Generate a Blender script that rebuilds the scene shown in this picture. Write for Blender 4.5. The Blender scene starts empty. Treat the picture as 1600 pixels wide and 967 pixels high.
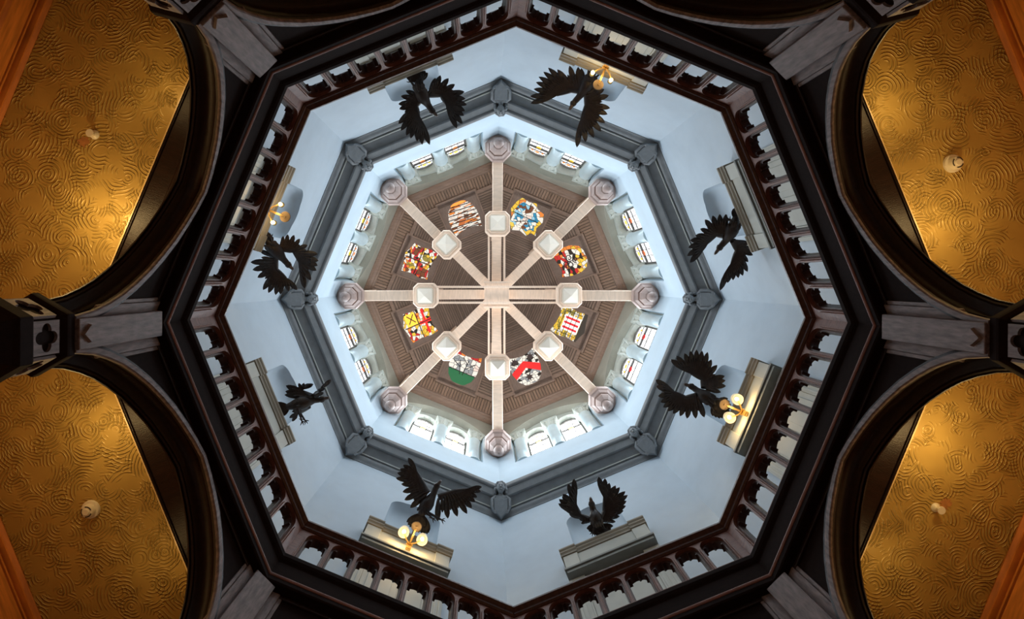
import bpy, bmesh, math, random
from mathutils import Matrix, Vector, noise
random.seed(7)
PI = math.pi; T = math.tan(PI/8); COS = math.cos(PI/8)
S = bpy.context.scene; COL = S.collection
def rad(d): return math.radians(d)

# ------------------------------------------------------------------ camera, light, exposure
F = 900.0; VPX, VPY = 755.0, 438.0           # focal length and zenith point, in pixels of the 1600x967 frame
EYE = 1.6                                    # everything below is laid out from the eye's height; lifted at the end
cam = bpy.data.cameras.new('camera'); co = bpy.data.objects.new('camera', cam); COL.objects.link(co)
co.rotation_euler = (PI, 0, 0); co.location = (0, 0, 0)
cam.sensor_width = 36; cam.lens = 36*F/1600
cam.shift_x = (800-VPX)/1600; cam.shift_y = -(483.5-VPY)/1600
cam.clip_start = .05; cam.clip_end = 200
S.camera = co
S.view_settings.view_transform = 'Standard'; S.view_settings.look = 'None'
S.view_settings.gamma = 1; S.view_settings.use_curve_mapping = False
S.view_settings.exposure = 0.0
w = bpy.data.worlds.new('daylight'); S.world = w; w.use_nodes = True
w.node_tree.nodes['Background'].inputs[0].default_value = (.75, .86, 1, 1)
w.node_tree.nodes['Background'].inputs[1].default_value = 1.0

CLOW = (.41, .47)      # axis of the hall and gallery, as seen from the eye
CUP = (.405, .43)      # axis of the lantern
ROTLOW = rad(.25)

def fmat(ang, c, a=0, t=0, z=0, tilt=0):
    m = Matrix.Translation((c[0], c[1], 0)) @ Matrix.Rotation(ang, 4, 'Z') @ Matrix.Translation((a, t, z))
    if tilt: m = m @ Matrix.Rotation(tilt, 4, 'Y')
    return m
def FA(k): return rad(22.5+45*k)
def VA(k): return rad(45*k)

def area(name, m, sx, sy, e, col):
    l = bpy.data.lights.new(name, 'AREA'); l.shape = 'RECTANGLE'; l.size = sx; l.size_y = sy; l.energy = e; l.color = col
    o = bpy.data.objects.new(name, l); o.matrix_world = m; COL.objects.link(o); return o
def point(name, loc, e, col, r=.05):
    l = bpy.data.lights.new(name, 'POINT'); l.energy = e; l.color = col; l.shadow_soft_size = r
    o = bpy.data.objects.new(name, l); o.location = loc; COL.objects.link(o); return o
# daylight coming in through the sixteen lantern windows
WIN_E = [50, 74, 74, 42, 34, 32, 32, 36]
for k in range(8):
    for s in (-1, 1):
        m = fmat(FA(k), CUP, 4.00, s*.515, 16.3) @ Matrix.Rotation(rad(90-12), 4, 'Y')
        area('window_daylight', m, 2.3, .45, WIN_E[k], (.80, .90, 1.0))
# warm lamps behind the arches, washing the gilded ceiling of the ambulatory
for k, t, e in ((0, -.55, 30), (3, .65, 20), (4, -.65, 38), (7, .65, 28), (0, .8, 8), (3, -.8, 6), (4, .8, 9), (7, -.7, 18), (1, 0, 6), (2, 0, 6), (5, 0, 6), (6, 0, 6)):
    m = fmat(FA(k)+ROTLOW, CLOW, 4.42, t, 5.62); point('ambulatory_lamp', m.translation, e*.46, (1, .68, .28), .06)
for k, e in ((0, 60), (3, 40), (4, 70), (7, 60)):
    m = fmat(FA(k)+ROTLOW, CLOW, 5.0, {0: -1.2, 3: 1.2, 4: -1.2, 7: 1.0}[k], 3.3); point('ambulatory_lamp', m.translation, e*.34, (1, .64, .27), .2)
# the hall's own dim lamps, low down
for k in range(4):
    m = fmat(rad(45+90*k), CLOW, 2.2, 0, .6); point('hall_lamp', m.translation, 9, (1, .78, .62), .3)

# added warm fill spot, not one of the hall's lamps, brightening the lantern's beams
sl = bpy.data.lights.new('added_beam_fill', 'SPOT'); sl.energy = 1700; sl.color = (1, .86, .70); sl.spot_size = rad(33); sl.spot_blend = .55; sl.shadow_soft_size = .25
so = bpy.data.objects.new('added_beam_fill', sl); so.location = (CUP[0], CUP[1], -1.35); so.rotation_euler = (PI, 0, 0); COL.objects.link(so)

# ------------------------------------------------------------------ materials
def mat(name):
    m = bpy.data.materials.new(name); m.use_nodes = True
    nt = m.node_tree; b = nt.nodes['Principled BSDF']; return m, nt, b
def N(nt, t, **kw):
    n = nt.nodes.new(t)
    for k, v in kw.items(): setattr(n, k, v)
    return n
def ramp(nt, stops, interp='LINEAR'):
    r = N(nt, 'ShaderNodeValToRGB'); r.color_ramp.interpolation = interp
    e = r.color_ramp.elements
    while len(e) < len(stops): e.new(.5)
    for i, (p, c) in enumerate(stops): e[i].position = p; e[i].color = (*c, 1)
    return r
def surf(name, col, rough=.5, var=.12, scale=4, bump=.1, stretch=(1, 1, 1), metal=0, spec=.5, bscale=None, coat=0):
    m, nt, b = mat(name); L = nt.links
    tc = N(nt, 'ShaderNodeTexCoord'); mp = N(nt, 'ShaderNodeMapping'); mp.inputs['Scale'].default_value = stretch
    L.new(tc.outputs['Object'], mp.inputs[0])
    n = N(nt, 'ShaderNodeTexNoise'); n.inputs['Scale'].default_value = scale; n.inputs['Detail'].default_value = 6
    L.new(mp.outputs[0], n.inputs['Vector'])
    r = ramp(nt, [(.25, tuple(c*(1-var) for c in col)), (.75, tuple(min(1, c*(1+var)) for c in col))])
    L.new(n.outputs[0], r.inputs[0]); L.new(r.outputs[0], b.inputs['Base Color'])
    b.inputs['Roughness'].default_value = rough; b.inputs['Metallic'].default_value = metal
    b.inputs['Specular IOR Level'].default_value = spec; b.inputs['Coat Weight'].default_value = coat
    if bump:
        n2 = N(nt, 'ShaderNodeTexNoise'); n2.inputs['Scale'].default_value = bscale or scale*6; n2.inputs['Detail'].default_value = 4
        L.new(mp.outputs[0], n2.inputs['Vector'])
        bp = N(nt, 'ShaderNodeBump'); bp.inputs['Strength'].default_value = bump; bp.inputs['Distance'].default_value = .01
        L.new(n2.outputs[0], bp.inputs['Height']); L.new(bp.outputs[0], b.inputs['Normal'])
    return m
def emis(name, col, st):
    m, nt, b = mat(name); b.inputs['Base Color'].default_value = (*col, 1)
    b.inputs['Emission Color'].default_value = (*col, 1); b.inputs['Emission Strength'].default_value = st
    b.inputs['Roughness'].default_value = .3
    return m
M = {}
M['mahogany'] = surf('mahogany', (.017, .0075, .005), .42, .35, 3, .25, (1, 8, 8), spec=.28)
M['dark_wood'] = surf('dark_wood', (.012, .0055, .0038), .8, .3, 3, .2, (1, 8, 8), spec=.08)
M['cool_lit_wood'] = surf('cool_lit_wood', (.19, .155, .15), .55, .5, 5, .5, (6, 6, 1.2), spec=.3)  # the dark wood with cool daylight put into its colour
M['rail_wood'] = surf('rail_wood', (.20, .085, .058), .42, .35, 5, .25, (1, 1, 5))
M['rail_dark'] = surf('rail_dark', (.065, .024, .014), .36, .35, 5, .25, (1, 5, 1))
M['orange_wood'] = surf('orange_wood', (.62, .22, .045), .35, .35, 3, .2, (1, 1, 8), coat=.2)
M['wall_paint'] = surf('wall_paint', (.53, .615, .685), .75, .05, 2.5, .12, bscale=60)
M['wall_paint_lit'] = surf('wall_paint_lit', (.60, .73, .82), .75, .05, 2, .1, bscale=60)  # gallery wall paint made lighter: the drum's stronger daylight put into the colour
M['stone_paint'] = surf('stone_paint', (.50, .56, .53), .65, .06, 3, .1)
M['upper_drum_tone'] = surf('upper_drum_tone', (.36, .37, .32), .7, .08, 3, .1)  # greyer, darker tone than the drum below it
M['colonette_paint'] = surf('colonette_paint', (.50, .62, .66), .6, .06, 3, .1)
M['cornice_paint'] = surf('cornice_paint', (.195, .205, .21), .55, .12, 6, .2)
M['bust_stone'] = surf('bust_stone', (.24, .255, .265), .6, .12, 12, .3)
M['bust_stone_lit'] = surf('bust_stone_lit', (.31, .325, .33), .6, .12, 12, .3)  # bust stone lightened, so the shading between face and hair is in the colour
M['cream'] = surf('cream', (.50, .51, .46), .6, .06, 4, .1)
M['taupe'] = surf('taupe', (.28, .25, .19), .5, .1, 4, .1)
M['shelf_grey'] = surf('shelf_grey', (.22, .23, .21), .6, .1, 4, .1)
M['beam'] = surf('beam', (.74, .57, .44), .55, .12, 4, .2, (6, 1, 6))
M['boss'] = surf('boss', (.74, .66, .55), .5, .05, 4, .1)
M['finial'] = surf('finial', (.34, .25, .22), .45, .12, 6, .2)
M['plate_wood'] = surf('plate_wood', (.27, .185, .14), .5, .2, 4, .2, (1, 6, 1))
M['panel_wood'] = surf('panel_wood', (.20, .14, .11), .55, .2, 5, .2, (1, 6, 1))
M['eagle'] = surf('eagle', (.026, .016, .013), .42, .5, 14, .5, coat=.1)
M['eagle_light'] = surf('eagle_light', (.10, .065, .05), .4, .5, 14, .5)
M['brass'] = surf('brass', (.52, .34, .12), .3, .1, 6, .05, metal=.8)
M['disc'] = surf('disc', (.20, .14, .08), .4, .1, 6, .05)
M['white_plastic'] = surf('white_plastic', (.80, .72, .55), .4, .05, 5, 0)
M['dark_slot'] = surf('dark_slot', (.03, .02, .01), .6, .05, 5, 0)
M['rust_stain'] = surf('rust_stain', (.46, .20, .06), .6, .3, 20, .1)
M['window_frame'] = surf('window_frame', (.16, .16, .15), .6, .1, 8, 0)
M['lead'] = surf('lead', (.02, .02, .02), .6, .1, 10, 0)
M['gilt'] = surf('gilt', (.85, .62, .30), .35, .05, 10, 0)
M['floor_wood'] = surf('floor_wood', (.16, .09, .055), .45, .25, 2, .2, (1, 8, 1))
M['glow'] = emis('glow', (1.0, .80, .45), 6)
M['shade_glass'] = emis('shade_glass', (1.0, .78, .45), .8); M['shade_glass'].node_tree.nodes['Principled BSDF'].inputs['Base Color'].default_value = (.12, .09, .05, 1)

def boards(name, col, freq, axis):
    m, nt, b = mat(name); L = nt.links
    tc = N(nt, 'ShaderNodeTexCoord'); sp = N(nt, 'ShaderNodeSeparateXYZ'); L.new(tc.outputs['UV'], sp.inputs[0])
    mu = N(nt, 'ShaderNodeMath', operation='MULTIPLY'); mu.inputs[1].default_value = freq; L.new(sp.outputs[axis], mu.inputs[0])
    fr = N(nt, 'ShaderNodeMath', operation='FRACT'); L.new(mu.outputs[0], fr.inputs[0])
    fl = N(nt, 'ShaderNodeMath', operation='FLOOR'); L.new(mu.outputs[0], fl.inputs[0])
    wn = N(nt, 'ShaderNodeTexWhiteNoise', noise_dimensions='1D'); L.new(fl.outputs[0], wn.inputs['W'])
    g = ramp(nt, [(0, (0, 0, 0)), (.07, (0, 0, 0)), (.13, (1, 1, 1)), (.90, (1, 1, 1)), (.97, (0, 0, 0))]); L.new(fr.outputs[0], g.inputs[0])
    n = N(nt, 'ShaderNodeTexNoise'); n.inputs['Scale'].default_value = 5; n.inputs['Detail'].default_value = 6
    mp = N(nt, 'ShaderNodeMapping'); mp.inputs['Scale'].default_value = (8, 1, 1) if axis == 0 else (1, 8, 1)
    L.new(tc.outputs['UV'], mp.inputs[0]); L.new(mp.outputs[0], n.inputs['Vector'])
    ad = N(nt, 'ShaderNodeMath', operation='ADD'); L.new(n.outputs[0], ad.inputs[0])
    m2 = N(nt, 'ShaderNodeMath', operation='MULTIPLY'); m2.inputs[1].default_value = .35; L.new(wn.outputs[0], m2.inputs[0]); L.new(m2.outputs[0], ad.inputs[1])
    r = ramp(nt, [(.35, tuple(c*.62 for c in col)), (.95, tuple(c*1.25 for c in col))]); L.new(ad.outputs[0], r.inputs[0])
    mx = N(nt, 'ShaderNodeMix', data_type='RGBA'); mx.inputs[6].default_value = (*[c*.22 for c in col], 1)
    L.new(g.outputs[0], mx.inputs[0]); L.new(r.outputs[0], mx.inputs[7]); L.new(mx.outputs[2], b.inputs['Base Color'])
    bp = N(nt, 'ShaderNodeBump'); bp.inputs['Strength'].default_value = .8; bp.inputs['Distance'].default_value = .02
    L.new(g.outputs[0], bp.inputs['Height']); L.new(bp.outputs[0], b.inputs['Normal'])
    b.inputs['Roughness'].default_value = .5
    return m
M['boards_out'] = boards('boards_out', (.27, .175, .12), 10.0, 0)
M['boards_in'] = boards('boards_in', (.235, .165, .125), 9.0, 1)

def gold():
    m, nt, b = mat('gilded_plaster'); L = nt.links
    tc = N(nt, 'ShaderNodeTexCoord')
    n0 = N(nt, 'ShaderNodeTexNoise'); n0.inputs['Scale'].default_value = 3; n0.inputs['Detail'].default_value = 2
    L.new(tc.outputs['Object'], n0.inputs['Vector'])
    vs = N(nt, 'ShaderNodeVectorMath', operation='MULTIPLY_ADD'); vs.inputs[1].default_value = (.10, .10, .0)
    L.new(n0.outputs['Color'], vs.inputs[0]); L.new(tc.outputs['Object'], vs.inputs[2])
    hs = []
    for sc, off, fq in ((2.5, (0, 0, 0), 66), (3.4, (7.3, 2.1, 0), 54)):
        mp = N(nt, 'ShaderNodeMapping'); mp.inputs['Location'].default_value = off; L.new(vs.outputs[0], mp.inputs[0])
        v = N(nt, 'ShaderNodeTexVoronoi', voronoi_dimensions='2D'); v.inputs['Scale'].default_value = sc; L.new(mp.outputs[0], v.inputs['Vector'])
        a = N(nt, 'ShaderNodeMath', operation='MULTIPLY'); a.inputs[1].default_value = fq; L.new(v.outputs['Distance'], a.inputs[0])
        s0 = N(nt, 'ShaderNodeMath', operation='SINE'); L.new(a.outputs[0], s0.inputs[0]); s = N(nt, 'ShaderNodeMath', operation='SMOOTH_MAX'); s.inputs[1].default_value = -.15; s.inputs[2].default_value = .3; L.new(s0.outputs[0], s.inputs[0])
        # arcs fade in and out round each whorl
        nm = N(nt, 'ShaderNodeTexNoise'); nm.inputs['Scale'].default_value = 5.5; nm.inputs['Detail'].default_value = 1; L.new(mp.outputs[0], nm.inputs['Vector'])
        rm = ramp(nt, [(.46, (0, 0, 0)), (.60, (1, 1, 1))]); L.new(nm.outputs[0], rm.inputs[0])
        q = N(nt, 'ShaderNodeMath', operation='MULTIPLY'); L.new(s.outputs[0], q.inputs[0]); L.new(rm.outputs[0], q.inputs[1]); hs.append(q)
    mx = N(nt, 'ShaderNodeMath', operation='ADD'); L.new(hs[0].outputs[0], mx.inputs[0]); L.new(hs[1].outputs[0], mx.inputs[1])
    bp = N(nt, 'ShaderNodeBump'); bp.inputs['Strength'].default_value = 1.0; bp.inputs['Distance'].default_value = .011
    L.new(mx.outputs[0], bp.inputs['Height']); L.new(bp.outputs[0], b.inputs['Normal'])
    r = ramp(nt, [(.3, (.47, .305, .075)), (.7, (.57, .385, .10))]); L.new(n0.outputs[0], r.inputs[0]); L.new(r.outputs[0], b.inputs['Base Color'])
    b.inputs['Roughness'].default_value = .42; b.inputs['Metallic'].default_value = .15
    return m
M['gold'] = gold()

def pane(name, st):
    """clear leaded panes lit by the sky: fine horizontal and vertical leads"""
    m, nt, b = mat(name); L = nt.links
    tc = N(nt, 'ShaderNodeTexCoord'); mp = N(nt, 'ShaderNodeMapping'); L.new(tc.outputs['UV'], mp.inputs[0])
    br = N(nt, 'ShaderNodeTexBrick'); br.inputs['Color1'].default_value = (1, 1, 1, 1); br.inputs['Color2'].default_value = (.93, .95, 1, 1)
    br.inputs['Mortar'].default_value = (.03, .02, .02, 1); br.inputs['Scale'].default_value = 1
    br.inputs['Brick Width'].default_value = .15; br.inputs['Row Height'].default_value = .15; br.inputs['Mortar Size'].default_value = .006
    L.new(mp.outputs[0], br.inputs['Vector'])
    L.new(br.outputs[0], b.inputs['Emission Color']); b.inputs['Emission Strength'].default_value = st
    b.inputs['Base Color'].default_value = (.02, .02, .02, 1); b.inputs['Roughness'].default_value = .2
    return m
for nm, st in (('pane_dim', 1.5), ('pane_mid', 2.6), ('pane_bright', 9)): M[nm] = pane(nm, st)

def stained(name, pal, scale=5, st=1.0, stretch=(1, 1, 1), edge=.05, seed=0):
    m, nt, b = mat(name); L = nt.links
    tc = N(nt, 'ShaderNodeTexCoord'); mp = N(nt, 'ShaderNodeMapping'); mp.inputs['Scale'].default_value = stretch; mp.inputs['Location'].default_value = (seed, seed*.7, 0)
    L.new(tc.outputs['UV'], mp.inputs[0])
    v = N(nt, 'ShaderNodeTexVoronoi', voronoi_dimensions='2D'); v.inputs['Scale'].default_value = scale; L.new(mp.outputs[0], v.inputs['Vector'])
    e = N(nt, 'ShaderNodeTexVoronoi', voronoi_dimensions='2D', feature='DISTANCE_TO_EDGE'); e.inputs['Scale'].default_value = scale; L.new(mp.outputs[0], e.inputs['Vector'])
    sp = N(nt, 'ShaderNodeSeparateColor'); L.new(v.outputs['Color'], sp.inputs[0])
    r = ramp(nt, [(i/len(pal), c) for i, c in enumerate(pal)], 'CONSTANT'); L.new(sp.outputs[0], r.inputs[0])
    er = ramp(nt, [(edge*.6, (0, 0, 0)), (edge, (1, 1, 1))]); L.new(e.outputs[0], er.inputs[0])
    mx = N(nt, 'ShaderNodeMix', data_type='RGBA'); mx.inputs[6].default_value = (.015, .008, .006, 1)
    L.new(er.outputs[0], mx.inputs[0]); L.new(r.outputs[0], mx.inputs[7]); L.new(mx.outputs[2], b.inputs['Emission Color'])
    b.inputs['Emission Strength'].default_value = st; b.inputs['Base Color'].default_value = (.02, .02, .02, 1); b.inputs['Roughness'].default_value = .2
    return m
W = (1, .93, .82); OR = (.95, .28, .04); YE = (1, .62, .05); RE = (.62, .02, .02); BR = (.20, .06, .02); BK = (.02, .015, .01); BL = (.03, .28, .48); LB = (.35, .65, .8); GR = (.02, .12, .05); GY = (.35, .36, .36); PK = (.95, .75, .65); OL = (.35, .28, .05)

# ------------------------------------------------------------------ mesh building
class MB:
    def __init__(s): s.v = []; s.f = []; s.uv = []; s.M = Matrix.Identity(4)
    def add(s, vs, fs, uvs=None):
        n = len(s.v)
        s.v += [s.M @ Vector(p) for p in vs]; s.uv += (uvs if uvs else [(p[1], p[2]) for p in vs])
        s.f += [tuple(n+i for i in f) for f in fs]; return s
    def box(s, x0, x1, y0, y1, z0, z1):
        return s.add([(x, y, z) for x in (x0, x1) for y in (y0, y1) for z in (z0, z1)],
                     [(0, 1, 3, 2), (4, 6, 7, 5), (0, 4, 5, 1), (2, 3, 7, 6), (0, 2, 6, 4), (1, 5, 7, 3)])
    def prism(s, poly, z0, z1, poly2=None):
        """poly in (x,y), extruded along z; poly2 = the top outline when it differs"""
        n = len(poly); p2 = poly2 or poly
        vs = [(p[0], p[1], z0) for p in poly]+[(p[0], p[1], z1) for p in p2]
        fs = [tuple(range(n)), tuple(range(2*n-1, n-1, -1))]+[(i, (i+1) % n, n+(i+1) % n, n+i) for i in range(n)]
        return s.add(vs, fs)
    def prismx(s, poly, x0, x1, scale=1):
        """poly in (y,z), extruded along x"""
        n = len(poly); cy = sum(p[0] for p in poly)/n; cz = sum(p[1] for p in poly)/n
        vs = [(x0, p[0], p[1]) for p in poly]+[(x1, cy+(p[0]-cy)*scale, cz+(p[1]-cz)*scale) for p in poly]
        fs = [tuple(range(n)), tuple(range(2*n-1, n-1, -1))]+[(i, (i+1) % n, n+(i+1) % n, n+i) for i in range(n)]
        return s.add(vs, fs)
    def mitre(s, prof, closed=True, pad=0, half=None):
        """profile in (x,z), run along y for one side of the octagon, ends mitred"""
        vs = []; n = len(prof)
        for x, z in prof: h = (x*T+pad if half is None else half); vs += [(x, -h, z), (x, h, z)]
        fs = [(2*i, 2*i+1, 2*((i+1) % n)+1, 2*((i+1) % n)) for i in range(n if closed else n-1)]
        if closed: fs += [tuple(2*i for i in range(n)), tuple(2*i+1 for i in range(n-1, -1, -1))]
        return s.add(vs, fs)
    def ring(s, prof, closed=True, sides=8, start=0.0):
        """profile in (vertex radius, z) swept round the axis"""
        vs = []; n = len(prof)
        for j in range(sides):
            a = start+2*PI*j/sides
            vs += [(r*math.cos(a), r*math.sin(a), z) for r, z in prof]
        fs = []
        for j in range(sides):
            j2 = (j+1) % sides
            for i in range(n if closed else n-1):
                i2 = (i+1) % n; fs.append((j*n+i, j*n+i2, j2*n+i2, j2*n+i))
        return s.add(vs, fs)
    def lathe(s, prof, seg=24):
        """profile (r,z) from pole to pole"""
        vs = []; n = len(prof)
        for j in range(seg):
            a = 2*PI*j/seg; vs += [(max(r, 1e-4)*math.cos(a), max(r, 1e-4)*math.sin(a), z) for r, z in prof]
        fs = [(j*n+i, j*n+i+1, ((j+1) % seg)*n+i+1, ((j+1) % seg)*n+i) for j in range(seg) for i in range(n-1)]
        fs += [tuple(j*n for j in range(seg)), tuple(j*n+n-1 for j in range(seg-1, -1, -1))]
        return s.add(vs, fs)
    def tube(s, pts, rs, seg=12, flat=1.0):
        pts = [Vector(p) for p in pts]; n = len(pts); vs = []
        for i, p in enumerate(pts):
            d = (pts[min(i+1, n-1)]-pts[max(i-1, 0)]).normalized()
            up = Vector((0, 0, 1)) if abs(d.z) < .95 else Vector((1, 0, 0))
            a = d.cross(up).normalized(); b = d.cross(a).normalized()
            for j in range(seg):
                t = 2*PI*j/seg; vs.append(p+a*(rs[i]*math.cos(t))+b*(rs[i]*flat*math.sin(t)))
        fs = [(i*seg+j, i*seg+(j+1) % seg, (i+1)*seg+(j+1) % seg, (i+1)*seg+j) for i in range(n-1) for j in range(seg)]
        fs += [tuple(range(seg-1, -1, -1)), tuple((n-1)*seg+j for j in range(seg))]
        return s.add(vs, fs)
    def ball(s, c, r, seg=16, rings=10):
        r = r if isinstance(r, (tuple, list)) else (r, r, r)
        vs = [(c[0], c[1], c[2]-r[2])]
        for i in range(1, rings):
            th = PI*i/rings
            vs += [(c[0]+r[0]*math.sin(th)*math.cos(2*PI*j/seg), c[1]+r[1]*math.sin(th)*math.sin(2*PI*j/seg), c[2]-r[2]*math.cos(th)) for j in range(seg)]
        vs.append((c[0], c[1], c[2]+r[2])); e = len(vs)-1
        fs = [(0, 1+(j+1) % seg, 1+j) for j in range(seg)]
        for i in range(rings-2):
            a = 1+i*seg; b = a+seg
            fs += [(a+j, a+(j+1) % seg, b+(j+1) % seg, b+j) for j in range(seg)]
        a = 1+(rings-2)*seg
        fs += [(a+j, a+(j+1) % seg, e) for j in range(seg)]
        return s.add(vs, fs)
    def plate(s, rect, hole, x0, x1, c=None, n=64, back=True):
        """a slab in the (y,z) plane, x0..x1 thick, with an opening (star-shaped about c) cut through"""
        y0, y1, z0, z1 = rect
        if c is None: c = (sum(p[0] for p in hole)/len(hole), sum(p[1] for p in hole)/len(hole))
        angs = [2*PI*i/n for i in range(n)]+[math.atan2(z-c[1], y-c[0]) % (2*PI) for y in (y0, y1) for z in (z0, z1)]
        angs += [math.atan2(p[1]-c[1], p[0]-c[0]) % (2*PI) for p in hole]
        angs = sorted(set(round(a, 5) for a in angs)); inn = []; out = []
        m = len(hole)
        for a in angs:
            d = (math.cos(a), math.sin(a)); best = None
            for i in range(m):
                p, q = hole[i], hole[(i+1) % m]; ex, ez = q[0]-p[0], q[1]-p[1]
                den = d[0]*ez-d[1]*ex
                if abs(den) < 1e-12: continue
                px, pz = p[0]-c[0], p[1]-c[1]
                t = (px*ez-pz*ex)/den; u = (px*d[1]-pz*d[0])/den
                if t > 0 and -1e-4 <= u <= 1+1e-4 and (best is None or t < best): best = t
            inn.append((c[0]+d[0]*best, c[1]+d[1]*best))
            ts = []
            if d[0] > 1e-9: ts.append((y1-c[0])/d[0])
            if d[0] < -1e-9: ts.append((y0-c[0])/d[0])
            if d[1] > 1e-9: ts.append((z1-c[1])/d[1])
            if d[1] < -1e-9: ts.append((z0-c[1])/d[1])
            t = min(ts); out.append((c[0]+d[0]*t, c[1]+d[1]*t))
        K = len(angs)
        vs = [(x0, *p) for p in inn]+[(x0, *p) for p in out]+[(x1, *p) for p in inn]+[(x1, *p) for p in out]
        fs = []
        for i in range(K):
            j = (i+1) % K
            fs += [(i, K+i, K+j, j), (2*K+i, 2*K+j, 3*K+j, 3*K+i), (i, j, 2*K+j, 2*K+i), (K+i, 3*K+i, 3*K+j, K+j)]
        return s.add(vs, fs)
    def build(s, name, m, parent=None, smooth=False, bevel=0, mw=None, norm=True):
        me = bpy.data.meshes.new(name); me.from_pydata([tuple(v) for v in s.v], [], s.f)
        ul = me.uv_layers.new(name='UVMap')
        for l in me.loops: ul.data[l.index].uv = s.uv[l.vertex_index]
        if norm:
            bm = bmesh.new(); bm.from_mesh(me); bmesh.ops.recalc_face_normals(bm, faces=bm.faces); bm.to_mesh(me); bm.free()
        me.materials.append(M[m] if isinstance(m, str) else m)
        if smooth:
            for p in me.polygons: p.use_smooth = True
            try: me.set_sharp_from_angle(angle=rad(38))
            except Exception: pass
        o = bpy.data.objects.new(name, me); COL.objects.link(o)
        if parent is not None: o.parent = parent
        if mw is not None: o.matrix_world = mw
        if bevel:
            b = o.modifiers.new('bevel', 'BEVEL'); b.width = bevel; b.segments = 2; b.limit_method = 'ANGLE'; b.angle_limit = rad(40)
        return o
def tag(o, label=None, cat=None, group=None, kind=None):
    if label: o['label'] = label
    if cat: o['category'] = cat
    if group: o['group'] = group
    if kind: o['kind'] = kind
    return o
def empty(name, m):
    o = bpy.data.objects.new(name, None); COL.objects.link(o); o.matrix_world = m; o.empty_display_size = .1; return o
KIDS = {}
def copy_tree(o, m=None, parent=None):
    c = o.copy(); COL.objects.link(c)
    if parent is not None: c.parent = parent
    elif m is not None: c.matrix_world = m
    for ch in [x for x in bpy.data.objects if x.parent == o]: copy_tree(ch, None, c)
    return c
SIDE = ['right side just below the middle', 'bottom side right of centre', 'bottom side left of centre', 'left side just below the middle',
        'left side just above the middle', 'top side left of centre', 'top side right of centre', 'right side just above the middle']
SIDEN = ['right_lower', 'bottom_right', 'bottom_left', 'left_lower', 'left_upper', 'top_left', 'top_right', 'right_upper']
CORN = ['far right', 'lower right', 'bottom', 'lower left', 'far left', 'upper left', 'top', 'upper right']
LOWF = lambda k, a=0, t=0, z=0: fmat(FA(k)+ROTLOW, CLOW, a, t, z)
LOWV = lambda k, a=0, t=0, z=0: fmat(VA(k)+ROTLOW, CLOW, a, t, z)
UPF = lambda k, a=0, t=0, z=0: fmat(FA(k), CUP, a, t, z)
UPV = lambda k, a=0, t=0, z=0: fmat(VA(k), CUP, a, t, z)

# ================================================================== STRUCTURE: hall shell
b = MB(); b.prism([(6.6*math.cos(rad(22.5+45*i)+rad(22.5)), 6.6*math.sin(rad(45+45*i))) for i in range(8)], -1.75, -1.6)
tag(b.build('floor', 'floor_wood', mw=fmat(0, CLOW)), kind='structure')
APO = [5.67, 5.85, 5.85, 5.88, 5.905, 5.85, 5.85, 5.83]
for k in range(8):
    A = APO[k]; b = MB()
    b.mitre([(A+.17, 6.1), (A-.0, 6.1), (A-.02, 6.07), (A+.015, 6.045), (A+.015, 6.03), (A+.10, 6.02), (A+.10, 5.99), (A+.03, 5.975), (A+.03, 5.955), (A+.11, 5.945), (A+.11, 5.915), (A+.0, 5.90), (A+.0, 5.68), (A+.03, 5.66),
             (A+.03, 5.64), (A+.09, 5.63), (A+.09, 5.55), (A+.05, 5.53), (A+.05, 4.2), (A+.03, 4.15), (A+.05, 4.1), (A+.05, 1.2), (A+.02, 1.15), (A+.05, 1.1), (A+.05, -1.45), (A+.0, -1.47), (A+.0, -1.6), (A+.17, -1.6)], half=(A+.2)*T+.12)
    tag(b.build('wall_hall_'+SIDEN[k], 'orange_wood', mw=LOWF(k)), kind='structure')
b = MB()
for k in range(8):
    b.M = LOWF(k)
    b.mitre([(4.236, 6.1), (6.25, 6.1), (6.25, 6.16), (4.236, 6.16)])
b.M = Matrix.Identity(4)
tag(b.build('ceiling_ambulatory', 'gold'), kind='structure')
# gallery floor
b = MB(); b.ring([(3.86, 6.2), (5.3, 6.2), (5.3, 6.6), (3.86, 6.6)])
tag(b.build('floor_gallery', 'mahogany', mw=fmat(ROTLOW, CLOW)), kind='structure')

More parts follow.
